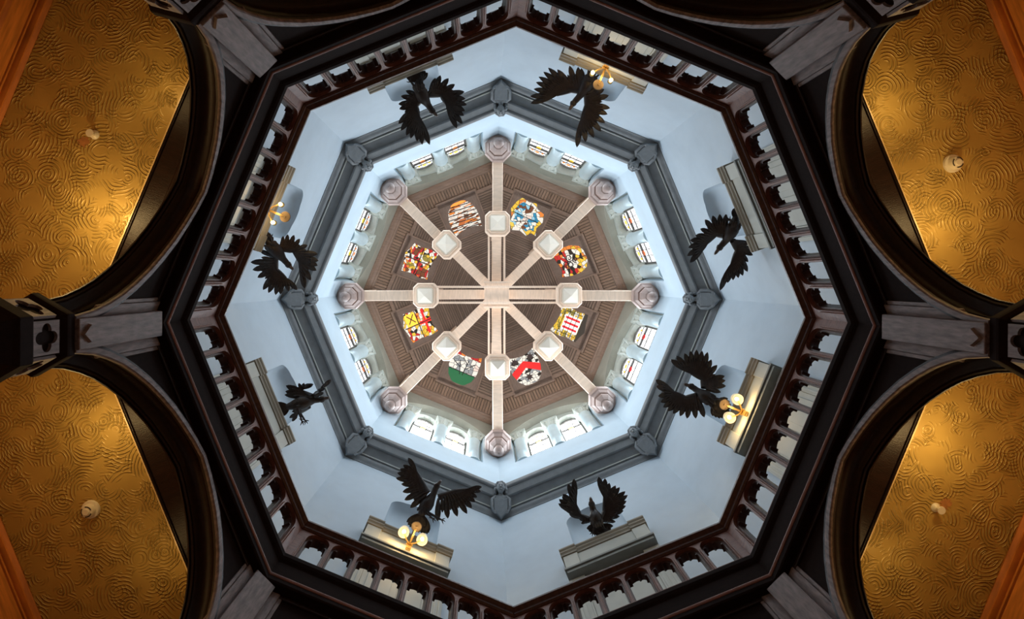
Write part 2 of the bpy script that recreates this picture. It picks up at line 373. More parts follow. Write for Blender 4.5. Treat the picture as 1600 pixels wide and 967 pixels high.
# gallery walls with arched niches
def niche_outline(hw, z0, z1, r=.30):
    p = [(-hw, z0), (hw, z0), (hw, z1-r*1.2)]
    for i in range(1, 7):
        a = PI/2*i/7; p.append((hw-r+r*math.cos(a), z1-r*1.2+r*math.sin(a)))
    for i in range(-3, 4): y = -i/3*(hw-r); p.append((y, z1-.2*r+.2*r*(1-(abs(i)/3)**2)))
    for i in range(1, 7):
        a = PI/2+PI/2*i/7; p.append((-hw+r+r*math.cos(a), z1-r*1.2+r*math.sin(a)))
    p.append((-hw, z1-r*1.2)); return p
NO = niche_outline(.535, 10.0, 11.95)
for k in range(8):
    h = 4.62*T+.0
    b = MB(); b.plate((-h, h, 9.2, 12.6), NO, 4.62, 4.67, c=(0, 11.0), n=32)
    b.box(4.62, 4.67, -h, h, 6.6, 9.2); b.box(4.62, 4.67, -h, h, 12.6, 13.3)
    # the hollow of the niche
    n = len(NO); vs = []; cz = 10.9
    for i in range(7):
        a = PI/2*i/6; s = math.cos(a)**.6 if i < 6 else 0.02; d = .30*math.sin(a)
        vs += [(4.655+d, p[0]*(.15+.85*s), 10.0+(p[1]-10.0)*(.55+.45*s)) for p in NO]
    fs = [(i*n+j, i*n+(j+1) % n, (i+1)*n+(j+1) % n, (i+1)*n+j) for i in range(6) for j in range(n)]+[tuple(6*n+j for j in range(n))]
    b.add(vs, fs)
    tag(b.build('wall_gallery_'+SIDEN[k], 'wall_paint', mw=UPF(k), smooth=True), kind='structure')
# main cornice of the gallery
CP = [(5.05, 13.0), (4.985, 13.0), (4.97, 13.03), (4.93, 13.05), (4.90, 13.10), (4.885, 13.12), (4.885, 13.17), (4.84, 13.17), (4.835, 13.2), (4.64, 13.34), (4.64, 13.30), (4.60, 13.30),
      (4.57, 13.33), (4.53, 13.40), (4.50, 13.42), (4.50, 13.45), (4.46, 13.45), (4.43, 13.47), (4.42, 13.5), (4.42, 13.62), (5.05, 13.62)]
b = MB(); b.ring(CP); tag(b.build('trim_cornice', 'cornice_paint', mw=fmat(0, CUP), smooth=True), kind='structure')
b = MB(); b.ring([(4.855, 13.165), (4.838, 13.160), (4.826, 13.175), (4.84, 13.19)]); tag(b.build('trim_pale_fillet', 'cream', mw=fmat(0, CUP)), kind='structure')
# lantern drum
def seg_arch(hw, z0, zs, zp, n=15):
    p = [(-hw, z0), (hw, z0)]
    for i in range(n+1):
        t = -1+2*i/n; p.append((-t*hw, zs+(zp-zs)*(1-abs(t)**2.3)))
    return p
AD = 4.084
DO = seg_arch(1.25, 14.82, 17.45, 18.25)
for k in range(8):
    b = MB(); h = AD*T
    b.box(AD, AD+.2, -h, h, 13.5, 14.82); b.box(AD, AD+.2, -h, -1.25, 14.82, 17.45); b.box(AD, AD+.2, 1.25, h, 14.82, 17.45)
    up = MB(); cv = [p for p in DO[2:]]; n = len(cv)
    vs = [(x, p[0], p[1]) for p in cv for x in (AD, AD+.2)]+[(x, p[0], 19.4) for p in cv for x in (AD, AD+.2)]
    fs = []
    for i in range(n-1):
        a_, c_ = 2*i, 2*i+2; fs += [(a_, c_, 2*n+c_, 2*n+a_), (a_, a_+1, c_+1, c_), (a_+1, 2*n+a_+1, 2*n+c_+1, c_+1)]
    up.add(vs, fs); up.box(AD, AD+.2, -h, -1.25, 17.45, 19.4); up.box(AD, AD+.2, 1.25, h, 17.45, 19.4)
    ar = [(p[0]*1.0, p[1]) for p in cv]                     # hood moulding round the relieving arch
    for i in range(n-1):
        p, q = ar[i], ar[i+1]; up.prismx([p, q, (q[0]*1.03, q[1]+.07), (p[0]*1.03, p[1]+.07)], AD-.03, AD+.01)
    tag(up.build('wall_drum_upper_'+SIDEN[k], 'upper_drum_tone', mw=UPF(k)), kind='structure')
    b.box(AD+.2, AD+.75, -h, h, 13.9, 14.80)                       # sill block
    tag(b.build('wall_drum_'+SIDEN[k], 'wall_paint_lit', mw=UPF(k)), kind='structure')
    b = MB()
    WO = seg_arch(.345, 14.80, 17.50, 17.85)
    for s in (-1, 1):
        rect = (0, 1.6, 14.79, 18.8) if s > 0 else (-1.6, 0, 14.79, 18.8)
        b.plate(rect, [(p[0]+s*.515, p[1]) for p in WO], AD+.205, AD+.40, c=(s*.515, 16.3), n=32)
    tag(b.build('wall_window_arcade_'+SIDEN[k], 'stone_paint', mw=UPF(k)), kind='structure')
# windows
PAN = ['pane_mid', 'pane_bright', 'pane_bright', 'pane_dim', 'pane_dim', 'pane_dim', 'pane_dim', 'pane_dim']
MED = [((.9, .05, .05), (1, .45, .05)), ((1, .85, .3), (1, .9, .4)), ((1, .85, .3), (1, .9, .4)), ((.75, .2, .08), (1, .5, .1)),
       ((1, .75, .05), (.7, .2, .05)), ((.8, .28, .08), (1, .7, .05)), ((1, .62, .05), (.85, .25, .05)), ((.85, .2, .08), (1, .55, .05))]
for i, (a, c) in enumerate(MED):
    M['med%d' % i] = emis('medallion_%d' % i, a, 1.1 if i not in (1, 2) else 5); M['band%d' % i] = emis('glass_band_%d' % i, c, 1.0)
wi = 0
for k in range(8):
    for s in (-1, 1):
        wi += 1
        root = empty('window_%d' % wi, UPF(k, 4.42, s*.515, 14.8)); tag(root, kind='structure')
        b = MB(); b.add([(.06, y, z) for y, z in [(p[0]*.98, p[1]-14.8) for p in seg_arch(.345, 14.8, 17.55, 17.9)]], [tuple(range(18))])
        b.build('glass', PAN[k], root)
        b = MB()
        b.box(.02, .06, -.36, -.295, 0, 3.1); b.box(.02, .06, .295, .36, 0, 3.1)
        b.plate((-.37, .37, 2.2, 3.2), [(-.295, 2.21), (.295, 2.21), (.295, 2.72), (.20, 2.88), (.0, 2.96), (-.20, 2.88), (-.295, 2.72)], .02, .06, n=16)
        b.build('frame', 'window_frame', root)
        b = MB()
        for z in (.62, 1.24, 1.75, 2.12, 2.52): b.box(.035, .055, -.29, .29, z-.008, z+.008)
        for y in (-.1, .1): b.box(.04, .055, y-.005, y+.005, 1.3, 2.9)
        b.build('leading', 'lead', root)
        b = MB()
        for zc, rr in ((2.18, .15),):
            b.prismx([(.16*rr/.3*math.cos(2*PI*i/12), zc+rr*math.sin(2*PI*i/12)) for i in range(12)], .045, .055)
        b.build('medallion', 'med%d' % k, root)
        b = MB(); b.box(.045, .055, -.20, -.13, 2.60, 2.72); b.box(.045, .055, -.06, .06, 2.64, 2.78); b.box(.045, .055, .13, .20, 2.60, 2.72)
        b.build('coloured_band', 'band%d' % k, root)
# blind backing behind the window plane so that the drum is closed
b = MB(); b.ring([(5.6, 13.5), (5.6, 19.5), (5.7, 19.5), (5.7, 13.5)]); tag(b.build('wall_drum_outer', 'wall_paint_lit', mw=fmat(0, CUP)), kind='structure')

# colonettes
def colonette():
    r = empty('colonette', Matrix.Identity(4))
    b = MB(); b.lathe([(0, 0), (.24, 0), (.24, .06), (.21, .10), (.185, .16), (.178, .24), (.172, 1.90), (.19, 1.93), (.20, 1.96), (.19, 1.99), (.172, 2.01), (.17, 2.12), (0, 2.12)], 28)
    b.build('shaft', 'colonette_paint', r, smooth=True)
    b = MB()
    b.lathe([(0, 2.06), (.17, 2.06), (.19, 2.14), (.22, 2.26), (.235, 2.34), (0, 2.34)], 24)
    b.box(-.23, .22, -.24, .24, 2.34, 2.44); b.box(-.25, .22, -.26, .26, 2.44, 2.50)
    for sx, sy in ((-1, -1), (-1, 1)):                # corner leaves
        b.tube([(sx*.13, sy*.13, 2.1), (sx*.17, sy*.17, 2.22), (sx*.21, sy*.21, 2.32), (sx*.22, sy*.22, 2.28)], [.03, .04, .035, .015], 8)
    b.tube([(-.17, 0, 2.1), (-.21, 0, 2.22), (-.25, 0, 2.32), (-.26, 0, 2.28)], [.03, .04, .035, .015], 8)
    b.build('capital', 'stone_paint', r, smooth=True)
    b = MB(); b.box(.0, .22, -.17, .17, 2.50, 2.68); b.build('impost_block', 'stone_paint', r)
    return r
proto = colonette(); first = True
PT = ['between the two windows', 'clockwise of the two windows', 'anticlockwise of the two windows']
for k in range(8):
    for j, t in ((0, 0), (1, 1.03), (2, -1.03)):
        m = UPF(k, AD+.19, t, 14.82)
        if first: proto.matrix_world = m; o = proto; first = False
        else: o = copy_tree(proto, m)
        tag(o, 'pale colonette %s, lantern %s' % (PT[j], SIDE[k]), 'column', 'colonettes of the lantern windows')

# lantern ceiling
ZR0, AR0, SL = 19.35, 4.0, 1.05
def rz(a): return ZR0+(AR0-a)*SL
ZAP = rz(0)
for k in range(8):
    L2 = math.sqrt(1+SL*SL)
    def quad(a0, a1, off=0): return [(a0, -a0*T, rz(a0)+off), (a0, a0*T, rz(a0)+off), (a1, a1*T, rz(a1)+off), (a1, -a1*T, rz(a1)+off)]
    def quv(a0, a1): return [(-a0*T, a0*L2), (a0*T, a0*L2), (a1*T, a1*L2), (-a1*T, a1*L2)]
    b = MB(); b.add(quad(4.09, 3.45), [(0, 1, 2, 3)], quv(4.09, 3.45)); q = quad(4.09, 3.45, .06)
    tag(b.build('ceiling_lantern_border_'+SIDEN[k], 'boards_out', mw=UPF(k)), kind='structure')
    b = MB(); b.add(quad(3.45, .05), [(0, 1, 2, 3)], quv(3.45, .05))
    tag(b.build('ceiling_lantern_'+SIDEN[k], 'boards_in', mw=UPF(k)), kind='structure')
# timber fillets: wall plate, border strip, hips
b = MB()
for k in range(8):
    b.M = UPF(k)
    b.mitre([(4.084, 19.05), (4.05, 19.05), (4.03, 19.10), (4.0, 19.14), (4.0, 19.20), (3.93, 19.24), (3.90, 19.3), (3.86, 19.32), (3.86, 19.46), (4.084, 19.46)])
    b.mitre([(3.50, rz(3.50)-.05), (3.40, rz(3.40)-.05), (3.40, rz(3.40)+.02), (3.50, rz(3.50)+.02)])
b.M = Matrix.Identity(4); tag(b.build('trim_wall_plate', 'plate_wood'), kind='structure')
b = MB()
for k in range(8):
    R0 = 4.084/COS; b.M = UPV(k)
    z0 = rz(4.084)-.07; z1 = ZAP-.07; w_ = .07
    b.add([(R0, -w_, z0), (R0, w_, z0), (0.1, w_, z1), (.1, -w_, z1), (R0, -w_, z0+.1), (R0, w_, z0+.1), (0.1, w_, z1+.1), (.1, -w_, z1+.1)],
          [(0, 1, 2, 3), (4, 7, 6, 5), (0, 4, 5, 1), (1, 5, 6, 2), (2, 6, 7, 3), (3, 7, 4, 0)])
b.M = Matrix.Identity(4); tag(b.build('trim_hips', 'panel_wood'), kind='structure')

# ================================================================== lantern beams
def tie_beam(ang):
    r = empty('tie_beam', fmat(ang, CUP, 0, 0, 0))
    hw = .143
    def bar(name, x0, za, x1, zb, d=.30, m='beam'):
        b = MB(); b.add([(x0, -hw, za), (x0, hw, za), (x1, hw, zb), (x1, -hw, zb), (x0, -hw, za+d), (x0, hw, za+d), (x1, hw, zb+d), (x1, -hw, zb+d)],
                        [(0, 1, 2, 3), (4, 7, 6, 5), (0, 4, 5, 1), (1, 5, 6, 2), (2, 6, 7, 3), (3, 7, 4, 0)])
        return b.build(name, m, r, bevel=.02)
    bar('lower_beam', 4.12, 15.86, 1.95, 16.42)
    bar('upper_beam', 2.2, 17.25, .30, 17.62)
    # king strut from boss to roof
    b = MB(); b.box(1.91, 2.17, -.13, .13, 16.5, rz(2.04*COS)+.05); b.build('strut', 'beam', r, bevel=.015)
    b = MB(); b.box(3.98, 4.2, -.12, .12, 15.9, 19.3); b.build('wall_post', 'beam', r, bevel=.015)
    # corner pendant
    b = MB(); b.M = Matrix.Translation((4.04, 0, 0))
    b.ring([(0.01, 15.62), (.24, 15.62), (.27, 15.60), (.33, 15.68), (.375, 15.70), (.385, 15.78), (.385, 15.92), (.34, 15.96), (.30, 16.1), (0.01, 16.1)], closed=False, start=PI/8)
    p = b.build('pendant', 'finial', r, bevel=.008)
    b = MB(); b.M = Matrix.Translation((4.04, 0, 0))
    b.ring([(0.01, 15.30), (.14, 15.30), (.20, 15.36), (.245, 15.42), (.25, 15.52), (.21, 15.56), (.21, 15.66), (.01, 15.66)], closed=False, start=PI/8)
    b.build('stepped_drop', 'finial', p, bevel=.006)
    b = MB(); b.M = Matrix.Translation((4.04, 0, 0))
    b.lathe([(0, 14.93), (.022, 14.93), (.025, 14.96), (.07, 14.985), (.12, 15.04), (.135, 15.10), (.12, 15.16), (.085, 15.2), (.08, 15.26), (.12, 15.31), (0, 15.32)], 24)
    b.build('knob', 'finial', p, smooth=True)
    # boss: chamfered square with a stepped pyramid underneath
    b = MB(); b.M = Matrix.Translation((2.04, 0, 0))
    def ch(h, c): return [(h, -h+c), (h, h-c), (h-c, h), (-h+c, h), (-h, h-c), (-h, -h+c), (-h+c, -h), (h-c, -h)]
    b.prism(ch(.355, .13), 16.30, 16.62); b.prism(ch(.33, .12), 16.24, 16.30, ch(.355, .13)); b.prism(ch(.275, .10), 16.17, 16.24)
    bs = b.build('boss', 'beam', r, bevel=.012)
    b = MB(); b.M = Matrix.Translation((2.04, 0, 0))
    b.prism(ch(.23, .05), 16.14, 16.18); b.prism(ch(.21, .04), 16.12, 16.14)
    h = .20; b.add([(h, h, 16.12), (-h, h, 16.12), (-h, -h, 16.12), (h, -h, 16.12), (0, 0, 15.98)], [(0, 1, 4), (1, 2, 4), (2, 3, 4), (3, 0, 4), (3, 2, 1, 0)])
    b.build('pyramid_drop', 'boss', bs)
    return r
TB = None
for k in range(8):
    if TB is None: TB = tie_beam(VA(k)); o = TB
    else: o = copy_tree(TB, fmat(VA(k), CUP))
    tag(o, 'cream timber roof beam with square boss, running to the %s corner of the lantern' % CORN[k], 'beam', 'roof beams of the lantern')
b = MB(); b.box(-.37, .37, -.36, .36, 17.28, 17.62); b.box(-.39, .39, -.40, -.33, 17.26, 17.34); b.box(-.39, .39, .33, .40, 17.26, 17.34)
r = empty('crown_block', fmat(0, CUP)); b.build('block', 'beam', r, bevel=.012)
b = MB(); b.box(-.16, .16, -.16, .16, 17.6, ZAP); b.build('king_post', 'beam', r)
tag(r, 'square cream timber block where all the roof beams cross at the centre', 'beam')
for sd in (-1, 1):
    b = MB(); b.box(-2.0, 2.0, sd*.235-.03, sd*.235+.03, 17.17, 17.23)
    tag(b.build('tie_rail', 'beam', mw=fmat(0, CUP), bevel=.006), 'long thin horizontal rail along the %s side of the crossing beams' % ('upper' if sd < 0 else 'lower'), 'rail', 'thin rails beside the crossing beams')
    for e, q in ((-1, 'above'), (1, 'below')):
        b = MB(); y0, y1 = sorted((e*.42, e*2.0)); b.box(sd*.235-.03, sd*.235+.03, y0, y1, 17.40, 17.46)
        tag(b.build('tie_rail', 'beam', mw=fmat(0, CUP), bevel=.006), 'thin vertical rail %s the central block, %s of the beam' % (q, 'left' if sd < 0 else 'right'), 'rail', 'thin rails beside the crossing beams')

# ================================================================== stained glass lights in the roof
SHIELD = [(-.52, .74), (-.3, .62), (0, .56), (.3, .62), (.52, .74), (.56, .3), (.54, -.1), (.44, -.45), (.25, -.68), (0, -.78), (-.25, -.68), (-.44, -.45), (-.54, -.1), (-.56, .3)]
CART = [(-.62, .62), (-.42, .60), (-.28, .82), (0, .70), (.28, .82), (.42, .60), (.62, .66), (.52, .30), (.64, -.05), (.55, -.42), (.26, -.52), (.16, -.74), (-.10, -.66), (-.38, -.74), (-.52, -.48), (-.62, -.1), (-.46, .30)]
SQ = [(-.52, .70), (-.2, .58), (.15, .62), (.50, .74), (.56, .3), (.50, -.1), (.54, -.5), (.30, -.60), (.1, -.72), (-.25, -.62), (-.54, -.58), (-.5, -.1), (-.56, .3)]
ARCHS = [(-.55, .72), (-.2, .60), (.2, .50), (.45, .62), (.52, .2), (.52, -.25), (.40, -.58), (.15, -.74), (-.15, -.74), (-.40, -.60), (-.54, -.25), (-.56, .25)]
def clipv(poly, v0, v1):
    def clip(ps, f):
        out = []
        for i in range(len(ps)):
            p, q = ps[i], ps[(i+1) % len(ps)]; a, c = f(p), f(q)
            if a >= 0: out.append(p)
            if a*c < 0: t = a/(a-c); out.append((p[0]+(q[0]-p[0])*t, p[1]+(q[1]-p[1])*t))
        return out
    return clip(clip(poly, lambda p: p[1]-v0), lambda p: v1-p[1])
def shrink(poly, f): return [(p[0]*f, p[1]*f) for p in poly]
PALS = {
 5: ('shield', SHIELD, [W, W, OR, W, BR, PK, W], 4.2, (.8, 3.2, 1), 'white and rust striped'),
 6: ('cartouche', CART, [BL, LB, BL, W, BL, LB, BR, W], 5.0, (1, 1, 1), 'blue and yellow scroll-edged'),
 7: ('arch', ARCHS, [W, RE, W, YE, W, OR, RE, BK], 4.6, (1, 1, 1), 'red and white scrolled'),
 0: ('square', SQ, [YE, W, YE, OL, W, YE], 4.5, (1.2, 2, 1), 'yellow with red pales'),
 1: ('shield', SHIELD, [W, W, GY, W, BK, W, GY], 5.5, (1, 1, 1), 'white with red chevron'),
 2: ('shield', SHIELD, [W, W, W, GY, W, PK], 4.0, (1, 1, 1), 'white and green tree'),
 3: ('square', SQ, [W, RE, YE, W, BK, OR, W, YE], 5.2, (1, 1, 1), 'quartered red, gold and white'),
 4: ('square', SQ, [W, YE, W, BK, OR, W, RE, BR, W], 5.6, (1, 1, 1), 'red and gold quartered')}
TILT = math.atan2(SL, 1)
for k in range(8):
    kind, poly, pal, sc, st, desc = PALS[k]
    a0 = 2.90; c0 = Vector((a0, 0, rz(a0)-.05))
    # local frame: x = normal pointing into the roof, y = tangential, z = up the slope towards the apex
    ev = Vector((-1, 0, SL)).normalized(); nn = Vector((SL, 0, 1)).normalized(); et = Vector((0, 1, 0))
    lm = Matrix((( nn.x, et.x, ev.x, c0.x), (nn.y, et.y, ev.y, c0.y), (nn.z, et.z, ev.z, c0.z), (0, 0, 0, 1)))
    r = empty('stained_glass_light', UPF(k) @ lm)
    tag(r, '%s stained glass roof light, %s' % (desc, SIDE[k]), 'stained glass', 'heraldic glass lights in the lantern roof')
    pol = [(p[0]*.98, p[1]*1.0) for p in poly]
    b = MB(); b.plate((-.72, .72, -.95, .92), pol, -.0, .05, c=(0, 0), n=32); b.build('surround', 'panel_wood', r)
    b = MB()
    for x0, x1, z0, z1 in ((-.75, -.70, -.98, .95), (.70, .75, -.98, .95), (-.70, .70, .90, .95), (-.70, .70, -.98, -.93)): b.box(-.02, .05, x0, x1, z0, z1)
    b.build('fillet', 'plate_wood', r)
    b = MB(); b.add([(.025, p[0]*1.02, p[1]*1.02) for p in pol], [tuple(range(len(pol)))])
    b.build('glass', stained('glass_%s_%d' % (kind, k), pal, sc*1.55, 1.0, st, .055, k*3.1), r)
    def charge(name, pl, colr, x=.018, pat=None):
        b = MB(); b.prismx(pl, x, x+.004)
        mm = stained('charge_%s_%d' % (name, k), pat, 6, .95, (1, 1, 1), .05, k+1.3) if pat else M.setdefault('c_%s_%.2f%.2f%.2f' % ((name,)+colr), emis('glass_'+name, colr, .95))
        return b.build(name, mm, r)
    def leads(lines, wd=.014):
        b = MB()
        for (y0, z0), (y1, z1) in lines:
            d = Vector((y1-y0, z1-z0)).normalized(); nx, ny = -d.y*wd, d.x*wd
            b.prismx([(y0+nx, z0+ny), (y1+nx, z1+ny), (y1-nx, z1-ny), (y0-nx, z0-ny)], .008, .02)
        b.build('leading', 'lead', r)
    if k == 2:
        charge('green_mount', clipv(pol, -.9, -.18), (.015, .10, .04)); charge('orange_chief', clipv([(p[0], p[1]) for p in pol], .52, .9), (.9, .25, .05), pat=[OR, YE, W, OR, RE])
        leads([((-.05, -.3), (-.1, .4)), ((-.1, 0), (-.38, .35)), ((.05, -.3), (.2, .3)), ((.12, 0), (.42, .2)), ((-.1, .2), (.12, .45)), ((-.54, -.18), (.54, -.18))])
    if k == 1:
        charge('red_chevron', [(-.55, -.02), (-.48, -.34), (0, .02), (.48, -.34), (.55, -.02), (0, .34)], (.55, .02, .02))
        for y, z in ((-.3, .42), (.3, .42), (0, -.4)):
            charge('black_eagle', [(y+.16*math.sin(a)*(1 if i % 2 else .45), z+.2*math.cos(a)*(1 if i % 2 else .45)) for i, a in enumerate([2*PI*j/14 for j in range(14)])], (.03, .02, .02), .014)
    if k == 0:
        for y in (-.18, .0, .18): charge('red_pale', [(y-.04, -.36), (y+.04, -.36), (y+.04, .3), (y-.04, .3)], (.62, .02, .03))
        charge('white_field', [(-.28, -.4), (.28, -.4), (.28, .34), (-.28, .34)], (.95, .88, .8), .0215)
        charge('black_band', clipv(pol, -.9, -.42), (.03, .025, .02), .016)
        leads([((-.5, z), (.5, z)) for z in (-.2, .0, .2, .42)]+[((y, -.4), (y, .6)) for y in (-.4, .4)], .01)
    if k == 6:
        out = pol; inn = shrink(pol, .78); n = len(out); b = MB()
        b.add([(.016, *p) for p in out]+[(.016, *p) for p in inn], [(i, (i+1) % n, n+(i+1) % n, n+i) for i in range(n)])
        b.build('yellow_border', stained('border_6', [YE, (1, .7, .1), W, YE, OR, YE], 4, .95, (1, 1, 1), .04, 2), r)
        charge('white_figure', [(-.1, -.35), (.14, -.3), (.2, -.05), (.1, .1), (.16, .3), (.0, .42), (-.12, .25), (-.05, .05), (-.2, -.12)], (1, .85, .75), .014, pat=[W, PK, W, BR, W])
        leads([((-.5, .0), (.5, .05)), ((-.3, .4), (.1, .15)), ((.3, .4), (.1, .15)), ((0, -.35), (0, -.6))])
    if k == 7:
        out = pol; inn = shrink(pol, .76); n = len(out); b = MB()
        b.add([(.016, *p) for p in out]+[(.016, *p) for p in inn], [(i, (i+1) % n, n+(i+1) % n, n+i) for i in range(5, n-1)])
        b.build('yellow_border', stained('border_7', [YE, OR, YE, W, OR], 7, .95, (1, 1, 1), .05, 5), r)
        b = MB()
        for cy, cz, rr in ((-.12, .0, .14), (.14, .02, .13), (.0, -.22, .12), (.05, .22, .12)):
            b.tube([(.012, cy+rr*(1-.05*i)*math.cos(i*.6), cz+rr*(1-.05*i)*math.sin(i*.6)) for i in range(13)], [.018]*13, 6)
        b.build('black_scrolls', 'lead', r)
        leads([((-.5, .3), (.0, .1)), ((.0, .1), (.5, .3)), ((0, .1), (0, -.7))])
    if k == 5:
        leads([((-.54, z), (.54, z+.12)) for z in (-.6, -.42, -.24, -.06, .12, .3, .48)])
        charge('rust_band', [(-.3, .34), (-.05, .34), (.1, .1), (-.15, .06)], (.35, .10, .03)); charge('dark_figure', [(.05, -.1), (.22, -.02), (.16, .18), (.0, .1)], (.10, .05, .03))
        charge('orange_base', clipv(pol, -.9, -.6), (.95, .3, .05))
    if k == 3:
        charge('red_cross', [(-.06, .05), (.06, .05), (.06, .6), (-.06, .6)], (.65, .02, .02)); charge('red_bar', [(-.45, .28), (.45, .28), (.45, .38), (-.45, .38)], (.65, .02, .02), .016)
        charge('gold_quarter', [(.02, -.5), (.45, -.5), (.45, -.02), (.02, -.02)], (.9, .5, .05)); leads([((0, -.65), (0, .6)), ((-.5, 0), (.5, 0)), ((.1, -.4), (.4, -.1)), ((.1, -.1), (.4, -.4))], .016)
    if k == 4:
        charge('red_quarter', [(-.5, .12), (-.18, .12), (-.18, .58), (-.48, .62)], (.6, .02, .02), pat=[RE, RE, BR, RE, OR]); charge('gold_disc', [(.2+.13*math.cos(2*PI*i/12), .28+.2*math.sin(2*PI*i/12)) for i in range(12)], (.9, .5, .05), pat=[YE, OR, YE, OL])
        charge('gold_disc', [(-.25+.12*math.cos(2*PI*i/12), -.28+.18*math.sin(2*PI*i/12)) for i in range(12)], (.9, .5, .05), .019, pat=[YE, OL, YE, OR]); leads([((0, -.65), (0, .6)), ((-.5, 0), (.5, 0))], .018)
        charge('red_quarter', [(.14, -.45), (.42, -.45), (.42, -.12), (.14, -.12)], (.6, .02, .02), .019, pat=[RE, BR, RE, W])

# ================================================================== carved busts under the cornice
def bust():
    r = empty('carved_bust', Matrix.Identity(4))
    # local: x = out of the carving towards the viewer, y = sideways, z = towards the head
    sh = [(-.15, .20), (-.155, .0), (-.13, -.13), (-.06, -.19), (0, -.26), (.06, -.19), (.13, -.13), (.155, .0), (.15, .20), (.07, .185), (0, .205), (-.07, .185)]
    b = MB(); b.prismx(sh, .02, .15, 1.0); b.prismx(shrink(sh, .94), .15, .17); s = b.build('shield', 'bust_stone', r, bevel=.01)
    b = MB()
    b.ball((.03, 0, .20), (.10, .16, .12)); b.tube([(.05, 0, .22), (.07, 0, .36)], [.07, .05], 12)
    for q in (-1, 1):
        b.tube([(.03, q*.10, .26), (.07, q*.19, .18), (.10, q*.20, .02), (.13, q*.16, -.10)], [.06, .055, .045, .03], 10)
        b.ball((.15, q*.145, -.10), (.025, .03, .04), 10, 6)
        for f in range(4): b.tube([(.155, q*.15, -.085-.018*f), (.175, q*.12, -.09-.018*f), (.172, q*.095, -.095-.018*f)], [.011, .010, .008], 6)
    b.box(-.25, .02, -.13, .13, -.16, .30)
    b.build('torso', 'bust_stone', r, smooth=True)
    b = MB()
    b.ball((.11, 0, .405), (.085, .075, .10), 20, 14)
    b.tube([(.185, 0, .43), (.212, 0, .395), (.195, 0, .385)], [.012, .018, .012], 8)       # nose
    for q in (-1, 1):
        b.ball((.183, q*.028, .425), (.012, .016, .010), 8, 6); b.tube([(.18, q*.05, .447), (.196, q*.026, .452), (.19, q*.01, .444)], [.006, .009, .006], 6)
        b.ball((.10, q*.078, .40), (.02, .012, .025), 8, 6)
        b.ball((.165, q*.035, .385), (.02, .022, .022), 8, 6)
    b.tube([(.18, -.026, .36), (.194, 0, .356), (.18, .026, .36)], [.006, .011, .006], 6); b.ball((.165, 0, .33), (.025, .025, .018), 8, 6)
    h = b.build('head', 'bust_stone_lit', r, smooth=True)
    b = MB()
    b.ball((.04, 0, .45), (.085, .09, .085), 16, 10)
    for i in range(15):
        a = -.35+ (PI+.7)*i/14; b.ball((.065+.015*math.sin(i*2.3), .092*math.cos(a), .43+.09*math.sin(a)), .032, 8, 6)
    for q in (-1, 1):
        b.ball((.07, q*.10, .38), (.05, .035, .045), 10, 7); b.ball((.05, q*.105, .33), (.05, .03, .04), 10, 7)
    b.build('hair', 'bust_stone', h, smooth=True)
    h.matrix_basis = Matrix.Translation((-.01, 0, -.055)) @ Matrix.Scale(1.22, 4)
    return r
ev = Vector((-.78, 0, .62)).normalized(); nx = Vector((-.62, 0, -.78)).normalized(); ey = nx.cross(ev)*-1
ey = ev.cross(nx)
lm = Matrix(((nx.x, ey.x, ev.x, 4.79), (nx.y, ey.y, ev.y, 0), (nx.z, ey.z, ev.z, 13.16), (0, 0, 0, 1)))
BP = None
for k in range(8):
    m = UPV(k) @ lm
    if BP is None: BP = bust(); BP.matrix_world = m; o = BP
    else: o = copy_tree(BP, m)
    tag(o, 'grey carved curly-haired bust holding a plain shield, %s corner of the cornice' % CORN[k], 'carving', 'carved busts at the cornice corners')

# ================================================================== gallery door surrounds
def surround():
    r = empty('door_surround', Matrix.Identity(4))       # origin on the gallery floor at the wall face; -x is into the room
    def shelf(b, y0, y1, x, z0, z1): b.box(x, 0, y0, y1, z0, z1)
    b = MB()
    b.box(-.17, -.005, -.60, .60, 2.98, 3.40)
    b.build('frieze', 'cream', r, bevel=.006)
    for s in (-1, 1):
        b = MB(); b.box(-.20, -.005, s*.64-.13 if s > 0 else -.77+.0, s*.64+.13 if s > 0 else -.51, 2.98, 3.40); b.build('end_block', 'cream', r, bevel=.006)
    b = MB()
    prof = [(0, 3.40), (-.19, 3.40), (-.20, 3.43), (-.225, 3.46), (-.225, 3.49), (-.25, 3.52), (-.25, 3.56), (0, 3.56)]
    for y0, y1, e in ((-.80, -.50, .03), (-.50, .50, 0), (.50, .80, .03)):
        vs = []; n = len(prof)
        for y in (y0, y1): vs += [(x-(e if x < 0 else .005), y, z) for x, z in prof]
        b.add(vs, [(i, (i+1) % n, n+(i+1) % n, n+i) for i in range(n)]+[tuple(range(n)), tuple(range(2*n-1, n-1, -1))])
    b.build('cornice_moulding', 'taupe', r, bevel=.004)
    b = MB(); b.box(-.23, -.005, -.80, .80, 2.93, 2.98); b.box(-.20, -.005, -.77, .77, 2.86, 2.93); b.build('architrave', 'shelf_grey', r, bevel=.006)
    for s in (-1, 1):
        b = MB(); y0, y1 = (s*.66-.12, s*.66+.12)
        b.box(-.05, -.005, y0, y1, .15, 2.78); b.box(-.08, -.005, y0-.02, y1+.02, 0, .15); b.box(-.075, -.005, y0-.02, y1+.02, 2.78, 2.86)
        for j in range(3): b.box(-.06, -.045, y0+.03+j*.07, y0+.07+j*.07, .25, 2.65)
        b.build('pilaster', 'cream', r, bevel=.006)
    b = MB(); b.box(-.03, -.005, -.54, .54, 0, 2.86)
    for z0, z1 in ((.2, 1.0), (1.15, 2.65)):
        for y0, y1 in ((-.45, -.05), (.05, .45)): b.box(-.045, -.025, y0, y1, z0, z1)
    b.build('door_leaf', 'cream', r, bevel=.01)
    return r
SP = None
